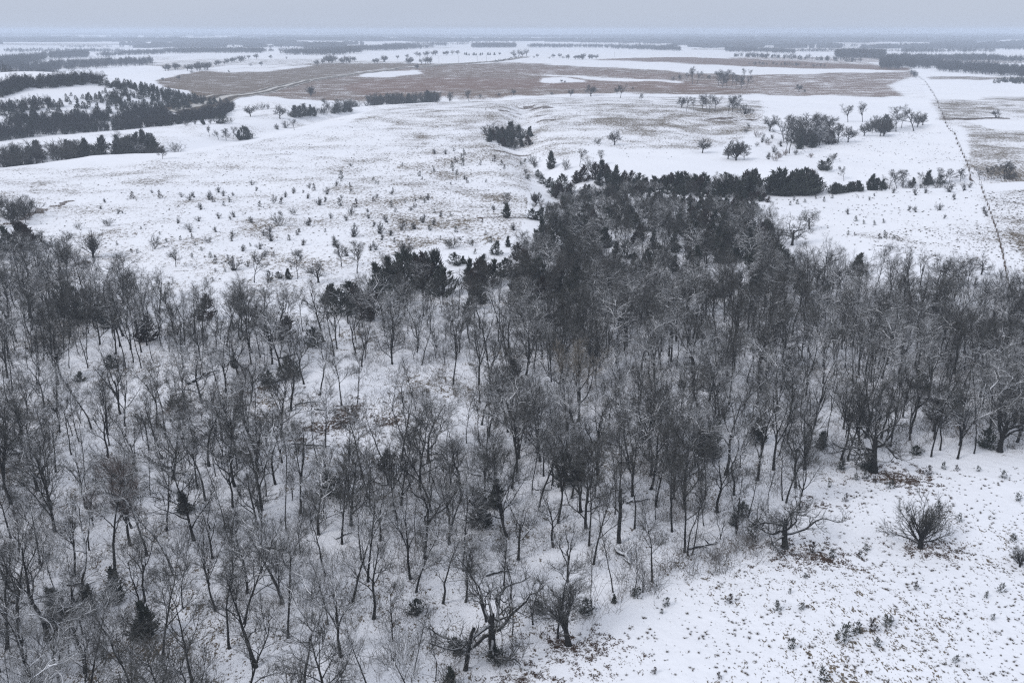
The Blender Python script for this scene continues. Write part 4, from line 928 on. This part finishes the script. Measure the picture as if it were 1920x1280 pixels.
scatter('valley_woods', 'dark woods filling the valley and crown of the cedar-dotted knoll', 'woods', xy, terr(xy[:, 0], xy[:, 1]), np.concatenate([b_[1] for b_ in VAL]), np.concatenate([b_[2] for b_ in VAL]), FW, 'valley_form')
hz_ = lambda s, lo: (lambda XY: fbm(XY[:, 0] / s, XY[:, 1] / s, 111) > lo)
FB += [belt([(0, 137), (110, 134), (230, 126), (290, 122), (285, 117), (200, 119), (100, 124), (0, 128)], 600, (7, 11), (0, 1, 2), hz(60, .4)), belt([(0, 128), (50, 122), (90, 112), (85, 108), (60, 113), (0, 117)], 420, (9, 13)),
       belt([(90, 111), (165, 108), (165, 104), (95, 107)], 420, (9, 12)), belt([(180, 108), (330, 101), (490, 100), (500, 97), (330, 97), (200, 104)], 1100, (7, 11), (0, 1, 2), hz(110, .40)), belt([(520, 104), (640, 104), (840, 89), (836, 85), (740, 87), (640, 95), (540, 100)], 1300, (9, 12), (0, 1, 2), hz(200, .42)),
       belt([(1568, 108), (1650, 112), (1660, 104), (1600, 102), (1567, 104)], 900, (10, 13)), belt([(1650, 130), (1760, 134), (1765, 118), (1700, 108), (1650, 113)], 700, (7, 11), (0, 1, 2), hz(60, .38)), belt([(1757, 134), (1830, 140), (1960, 152), (1960, 138), (1860, 130), (1760, 124)], 600, (7, 11)),
       belt([(1700, 117), (1960, 118), (1960, 112), (1720, 108)], 600, (7, 10), (0, 1, 2), hz(120, .45)), belt([(1685, 100), (1960, 98), (1960, 92), (1700, 88)], 800, (8, 11), (0, 1, 2), hz(160, .48)), belt([(1358, 98), (1440, 100), (1490, 104), (1490, 100), (1430, 95), (1362, 93)], 320, (8, 11), (0, 1, 2), hz(60, .36)),
       belt([(1375, 107), (1450, 110), (1620, 118), (1620, 116.5), (1450, 108.5), (1378, 105.5)], 130, (6, 9), (0, 1, 2, 3, 4)), belt([(985, 90), (1130, 91), (1240, 96), (1275, 97), (1275, 93), (1180, 90), (1000, 87)], 700, (8, 11), (0, 1, 2), hz(90, .42)),
       belt([(1240, 96), (1275, 86), (1370, 86), (1370, 83), (1280, 82), (1225, 94)], 900, (8, 11)), belt([(885, 90), (968, 90), (965, 87), (890, 87)], 700, (9, 12)), belt([(1400, 123), (1560, 128), (1560, 126), (1410, 120)], 60, (3, 5)),
       belt([(1860, 157), (1960, 158), (1960, 152), (1880, 152)], 90, (4, 6), (3, 4)), belt([(930, 117), (985, 108), (975, 107), (925, 116)], 50, (2, 4), (0, 3)), belt([(1700, 140), (1722, 146), (1720, 149), (1702, 141)], 8, (5, 8))]
for a_, b_, c_, d_, n_, lo_ in ((-100, 640, 74, 95, 500, .56), (640, 1300, 66, 84, 1500, .53), (1280, 2050, 66, 90, 1300, .55), (-100, 640, 62, 75, 800, .57), (640, 2050, 61, 68, 1300, .57), (-100, 2050, 59.5, 63, 800, .57)):
    k_ = {500: 200, 1500: 320, 1300: 300, 800: 500}[n_] * (1.6 if c_ < 63 else 1)
    FB.append(belt([(a_, d_), (b_, d_), (b_, c_), (a_, c_)], n_, (8, 12), (5, 6, 7), lambda XY, k_=k_, lo_=lo_: fbm(XY[:, 0] / (k_ * 2.4), XY[:, 1] / k_, 115) > lo_))
hr_ = np.random.default_rng(77)
for _ in range(64):                          # hedgerows and creek lines between the far fields
    y_ = 66 + 34 * hr_.random() ** 1.6; x_ = hr_.uniform(-60, 1960); w_ = hr_.uniform(40, 260); dy_ = hr_.normal(0, 1.6)
    if 600 < x_ + w_ / 2 < 1450 and y_ > 92: continue
    FB.append(belt([(x_, y_), (x_ + w_, y_ + dy_), (x_ + w_, y_ + dy_ - .5), (x_, y_ - .5)], int(w_ * hr_.uniform(.25, .7)), (5, 10), (0, 1, 2)))
xy = np.concatenate([b_[0] for b_ in FB])
scatter('distant_woods', 'far woods and hedgerows fading blue towards the horizon', 'woods', xy, terr(xy[:, 0], xy[:, 1]), np.concatenate([b_[1] for b_ in FB]), np.concatenate([b_[2] for b_ in FB]), FW, 'horizon_form')

# ------------------------------------------------------------------ logs, fence, poles
def log(pa, pb, r0, label, stubs=3, seed=0):
    r = np.random.default_rng(seed); A_, B_ = np.array(at(*pa)), np.array(at(*pb)); n = 9
    t = np.linspace(0, 1, n)[:, None]; P = A_ + (B_ - A_) * t; P[:, :2] += r.normal(0, .12, (n, 2)); P[:, 2] = terr(P[:, 0], P[:, 1]) + r0 * .8 + np.abs(r.normal(0, .06, n))
    rad = r0 * np.linspace(1, .45, n); rad[[0, -1]] *= .8
    o = bpy.data.objects.new('fallen_log', None); COL.objects.link(o); o.location = tuple(A_)
    V, Fq = tubes([((P - A_)[None], rad[None], 9)]); link_mesh('trunk', V, Fq, M['bark_snowy'], o, True)
    for k in range(stubs):
        i = int(r.integers(3, n - 1)); d = unit(np.r_[r.normal(0, 1, 2), r.uniform(.3, 1)]); p = P[i] - A_; L_ = r.uniform(.8, 1.8)
        V, Fq = tubes([(np.stack([p, p + d * L_ * .5 + r.normal(0, .08, 3), p + d * L_])[None], np.array([[.5, .35, .12]]) * r0, 6)]); link_mesh('branch', V, Fq, M['bark_snowy'], o, True)
    return tag(o, label, 'log', None, 'fallen logs in the wood')
log((348, 722), (412, 697), .34, 'long dark fallen log slanting across the open snow slope', 4, 1)
log((910, 742), (985, 730), .30, 'fallen log with pale snowy top lying on the mid-wood mound', 2, 2)
log((1128, 745), (1170, 762), .34, 'dark log sloping down beside the slender trunks', 3, 3)
log((1290, 1030), (1352, 1020), .17, 'thin log lying on the snow at the meadow edge of the wood', 3, 4)
log((548, 832), (620, 838), .16, 'thin straight log below the bare brown bank', 1, 5)
log((505, 722), (550, 706), .22, 'snowy log beside the squat cedar on the upper slope', 2, 6)
log((1320, 538), (1362, 546), .3, 'dark log half hidden where the draw meets the wood', 2, 7)
log((1158, 1030), (1184, 1062), .24, 'snow-topped log fallen from the broken dead trunk', 2, 8)
log((20, 855), (75, 840), .2, 'log lying along the slope by a brown soil patch', 2, 9)

lr = np.random.default_rng(5)
for i in range(16):
    px, py = lr.uniform(20, 1250), lr.uniform(650, 1180)
    if py > 1000 and px > 1000: px -= 700
    a_ = lr.uniform(-.5, .5); s_ = lr.uniform(20, 48) * (py / 900)
    o_ = log((px, py), (px + s_ * cos(a_), py + s_ * sin(a_) * .6), lr.uniform(.09, .2), 'log', int(lr.integers(1, 4)), 20 + i)
    THINGS.append(dict(o=o_, px=px, py=py, h=.3, look=('snow-topped', 'thin dark', 'crooked', 'short')[i % 4], name='fallen_log', label=None, k='l'))
NOUN['fallen_log'] = 'fallen log'
FP = np.array([at(*p)[:2] for p in FENCE]); Ls = np.r_[0, np.cumsum(np.linalg.norm(np.diff(FP, axis=0), axis=1))]
ss = np.linspace(0, Ls[-1], 99); fx = np.interp(ss, Ls, FP[:, 0]); fy = np.interp(ss, Ls, FP[:, 1]); fz = terr(fx, fy)
fence = bpy.data.objects.new('wire_fence', None); COL.objects.link(fence); fence.location = (fx[-1], fy[-1], fz[-1])
tag(fence, 'long post and wire fence climbing the snow between white pasture and brown grass', 'fence')
V, Fq = tubes([(np.array([[[0, 0, -.2], [.01, 0, .7], [0, .02, 1.35]]]), np.array([[.065, .06, .05]]), 7)]); pm = meshes('post', V, Fq, M['wood'])
p0 = bpy.data.objects.new('post', pm)
for i in range(99):
    p_ = p0 if i == 0 else p0.copy(); COL.objects.link(p_); p_.parent = fence
    p_.location = (fx[i] - fx[-1], fy[i] - fy[-1], fz[i] - fz[-1]); p_.rotation_euler = (rng.normal(0, .04), rng.normal(0, .04), rng.uniform(0, 6))
for hgt in (.45, .8, 1.15):
    V, Fq = tubes([(np.c_[fx - fx[-1], fy - fy[-1], fz - fz[-1] + hgt][None], np.full((1, 99), .006), 3)]); link_mesh('wire', V, Fq, M['wire'], fence)

V, Fq = tubes([(np.array([[[0, 0, -.5], [0, 0, 4.5], [0, 0, 9.0]]]), np.array([[.16, .14, .11]]), 7)]); pole_m = meshes('pole', V, Fq, M['wood'])
V, Fq = tubes([(np.array([[[-1.2, .12, 8.5], [0, .12, 8.52], [1.2, .12, 8.5]]]), np.array([[.07, .07, .07]]), 4)]); arm_m = meshes('crossarm', V, Fq, M['wood'])
V, Fq = tubes([(np.array([[[x, .12, 8.55], [x, .12, 8.68], [x, .12, 8.75]] for x in (-1.1, -.4, .4, 1.1)]), np.tile([.04, .06, .02], (4, 1)), 6)]); ins_m = meshes('insulator', V, Fq, M['wire'])
pa_, pb_, pc_ = (bpy.data.objects.new(n_, m_) for n_, m_ in (('pole', pole_m), ('crossarm', arm_m), ('insulator', ins_m)))
for i, (px, py, lb) in enumerate(((823, 119, 'where the road leaves the tan field'), (860, 118, 'second along the road from the tan field'), (895, 118, 'third along the road, before the white field'), (912, 117, 'beside the roadside scrub near the hilltop'), (860 + 292, 108, 'alone beyond the hill beside the dark strip'))):
    x, y, z = at(px, py); o = bpy.data.objects.new('utility_pole', None); COL.objects.link(o); o.location = (x, y, z); o.rotation_euler = (0, 0, .5)
    for q_ in (pa_, pb_, pc_):
        c_ = q_ if i == 0 else q_.copy(); COL.objects.link(c_); c_.parent = o
    tag(o, 'thin wooden utility pole ' + lb, 'utility pole', None, 'utility poles along the farm road')

# ------------------------------------------------------------------ labels: look, then place against something one can find
MARK = [(1725, 1027, 'the lone domed meadow tree'), (1472, 1027, 'the low oak over red leaves'), (1639, 885, 'the wide-armed meadow-edge oak'), (1161, 1017, 'the broken-topped dead trunk'), (873, 1255, 'the leaning dead stub'),
    (925, 1228, 'the bottom-edge spreading oak'), (1066, 1208, 'the oak beside russet leaves'), (265, 1195, 'the cone-shaped corner cedar'), (110, 1150, 'the snow-flecked corner cedars'), (380, 708, 'the long slanting log'),
    (947, 736, 'the mid-wood mound log'), (625, 795, 'the bare brown bank'), (735, 792, 'the small dark litter patch'), (1000, 808, 'the red-brown hollow'), (470, 735, 'the long dark earth streak'), (1085, 790, 'the pale-twigged tree'),
    (215, 1075, 'the rusty-twigged tree'), (1320, 1025, 'the thin meadow-edge log'), (1577, 862, 'the twin-trunked edge tree'), (1893, 540, 'the lower fence end'), (1613, 515, 'the conical cedar above the wood'), (1577, 1198, 'the darkest bushy meadow seedling'),
    (40, 876, 'the brown soil patch at the edge'), (900, 985, 'the mid-wood cedar trio'), (1330, 860, 'the snowy cedars near the meadow'), (1790, 780, 'the cedars in the far wood corner'), (520, 724, 'the snowy log by the cedar'), (1340, 542, 'the draw-mouth log'),
    (785, 540, 'the big cedar knot above the wood'), (477, 530, 'the upright slope tree'), (175, 483, 'the fan-shaped slope tree'), (47, 463, 'the sprawling leaning cedar'), (950, 407, 'the tree-and-cedar notch'), (960, 262, 'the isolated cedar thicket'),
    (1152, 272, 'the round pasture tree'), (1032, 317, 'the lone pointed cedar'), (1380, 300, 'the twin bushy pasture trees'), (1500, 274, 'the large grey grove'), (1690, 242, 'the grove near the fence'), (1819, 337, 'the fence corner'), (1340, 208, 'the pasture tree row'),
    (1370, 162, 'the grey clump on red prairie'), (1108, 181, 'the skyline tree on the rise'), (780, 187, 'the hedge below red prairie'), (370, 202, 'the gravel road bend'), (240, 192, 'the cedar-dotted knoll'), (458, 262, 'the small dark cedar knot'), (613, 214, 'the thicket on the field lip'),
    (165, 285, 'the cedar belt in the draw'), (985, 107, 'the top of the gravel road'), (765, 120, 'the round trees by the road'), (360, 131, 'the farm hedge'), (975, 106, 'the tallest tree on white fields'), (1230, 355, 'the cedar rim of the draw'), (1490, 364, 'the tall cedar wall'),
    (1640, 356, 'the pointed cedars in the belt'), (1750, 345, 'the last cedars before the fence'), (522, 424, 'the bushiest slope shrub'), (750, 432, 'the dark upright slope shrub'), (340, 370, 'the highest slope saplings'), (60, 405, 'the eroded bank'), (970, 485, 'the ragged slope cedars'), (1888, 336, 'the thicket beyond the fence'),
    (1485, 460, 'the gnarled oak by the draw'), (640, 805, 'the dug slope below the bank'), (1660, 446, 'the dark seedlings above the wood'), (1860, 222, 'the small pond bank')]
ORD = ['', 'second ', 'third ', 'fourth ', 'fifth ', 'sixth ', 'seventh ', 'eighth ', 'ninth ', 'tenth ', 'eleventh ', 'twelfth ', 'thirteenth ', 'fourteenth ', 'fifteenth ', 'sixteenth ', 'seventeenth ', 'eighteenth ', 'nineteenth ', 'twentieth ']
TENS = ['twenty', 'thirty', 'forty', 'fifty']; UN = ['-first ', '-second ', '-third ', '-fourth ', '-fifth ', '-sixth ', '-seventh ', '-eighth ', '-ninth ', '-tenth ']
def ordinal(i): return ORD[i] if i < 20 else TENS[(i - 20) // 10 % 4] + UN[(i - 20) % 10]
cells = {}
for t in THINGS:
    if t['label']: t['o']['label'] = t['label']; continue
    best = min(MARK, key=lambda m_: (m_[0] - t['px']) ** 2 + ((m_[1] - t['py']) * 1.5) ** 2)
    dx, dy = t['px'] - best[0], (t['py'] - best[1]) * 1.5
    a = math.degrees(math.atan2(dy, dx)) % 360
    w_ = ['to the right of', 'in front, right of', 'in front of', 'in front, left of', 'to the left of', 'behind, left of', 'behind', 'behind, right of'][int((a + 22.5) // 45) % 8]
    cells.setdefault((t['name'], w_, best[2]), []).append((hypot(dx, dy), t))
for (nm, w_, mk), v in cells.items():
    v.sort(key=lambda q_: q_[0])
    for i, (_, t) in enumerate(v):
        lk = t['look']
        rk = ordinal(i).strip()
        t['o']['label'] = '%s %s, %s%s %s' % (lk, NOUN[nm], (rk + ' ') if rk else ('nearest ' if len(v) > 1 else ''), w_, mk)

# ------------------------------------------------------------------ the winter air
zlo = float(gz.min()) - 1.0; zhi = max(50.0, float(gz.max()) + 16); Rb = 36000.0
V = np.array([[x, y, z] for z in (zlo, zhi) for y in (-Rb, Rb) for x in (-Rb, Rb)])
haze = link_mesh('haze', V, np.array([[0, 2, 3, 1], [4, 5, 7, 6], [0, 1, 5, 4], [2, 6, 7, 3], [0, 4, 6, 2], [1, 3, 7, 5]]), None)
hm = bpy.data.materials.new('winter_air'); hm.use_nodes = True; N, L = hm.node_tree.nodes, hm.node_tree.links; N.clear()
pv = N.new('ShaderNodeVolumePrincipled'); pv.inputs['Color'].default_value = (.70, .79, .93, 1); pv.inputs['Density'].default_value = .00031; pv.inputs['Anisotropy'].default_value = 0
om = N.new('ShaderNodeOutputMaterial'); L.new(pv.outputs[0], om.inputs['Volume'])
haze.data.materials.append(hm); tag(haze, 'thin pale winter haze over the whole countryside', 'haze', 'stuff')
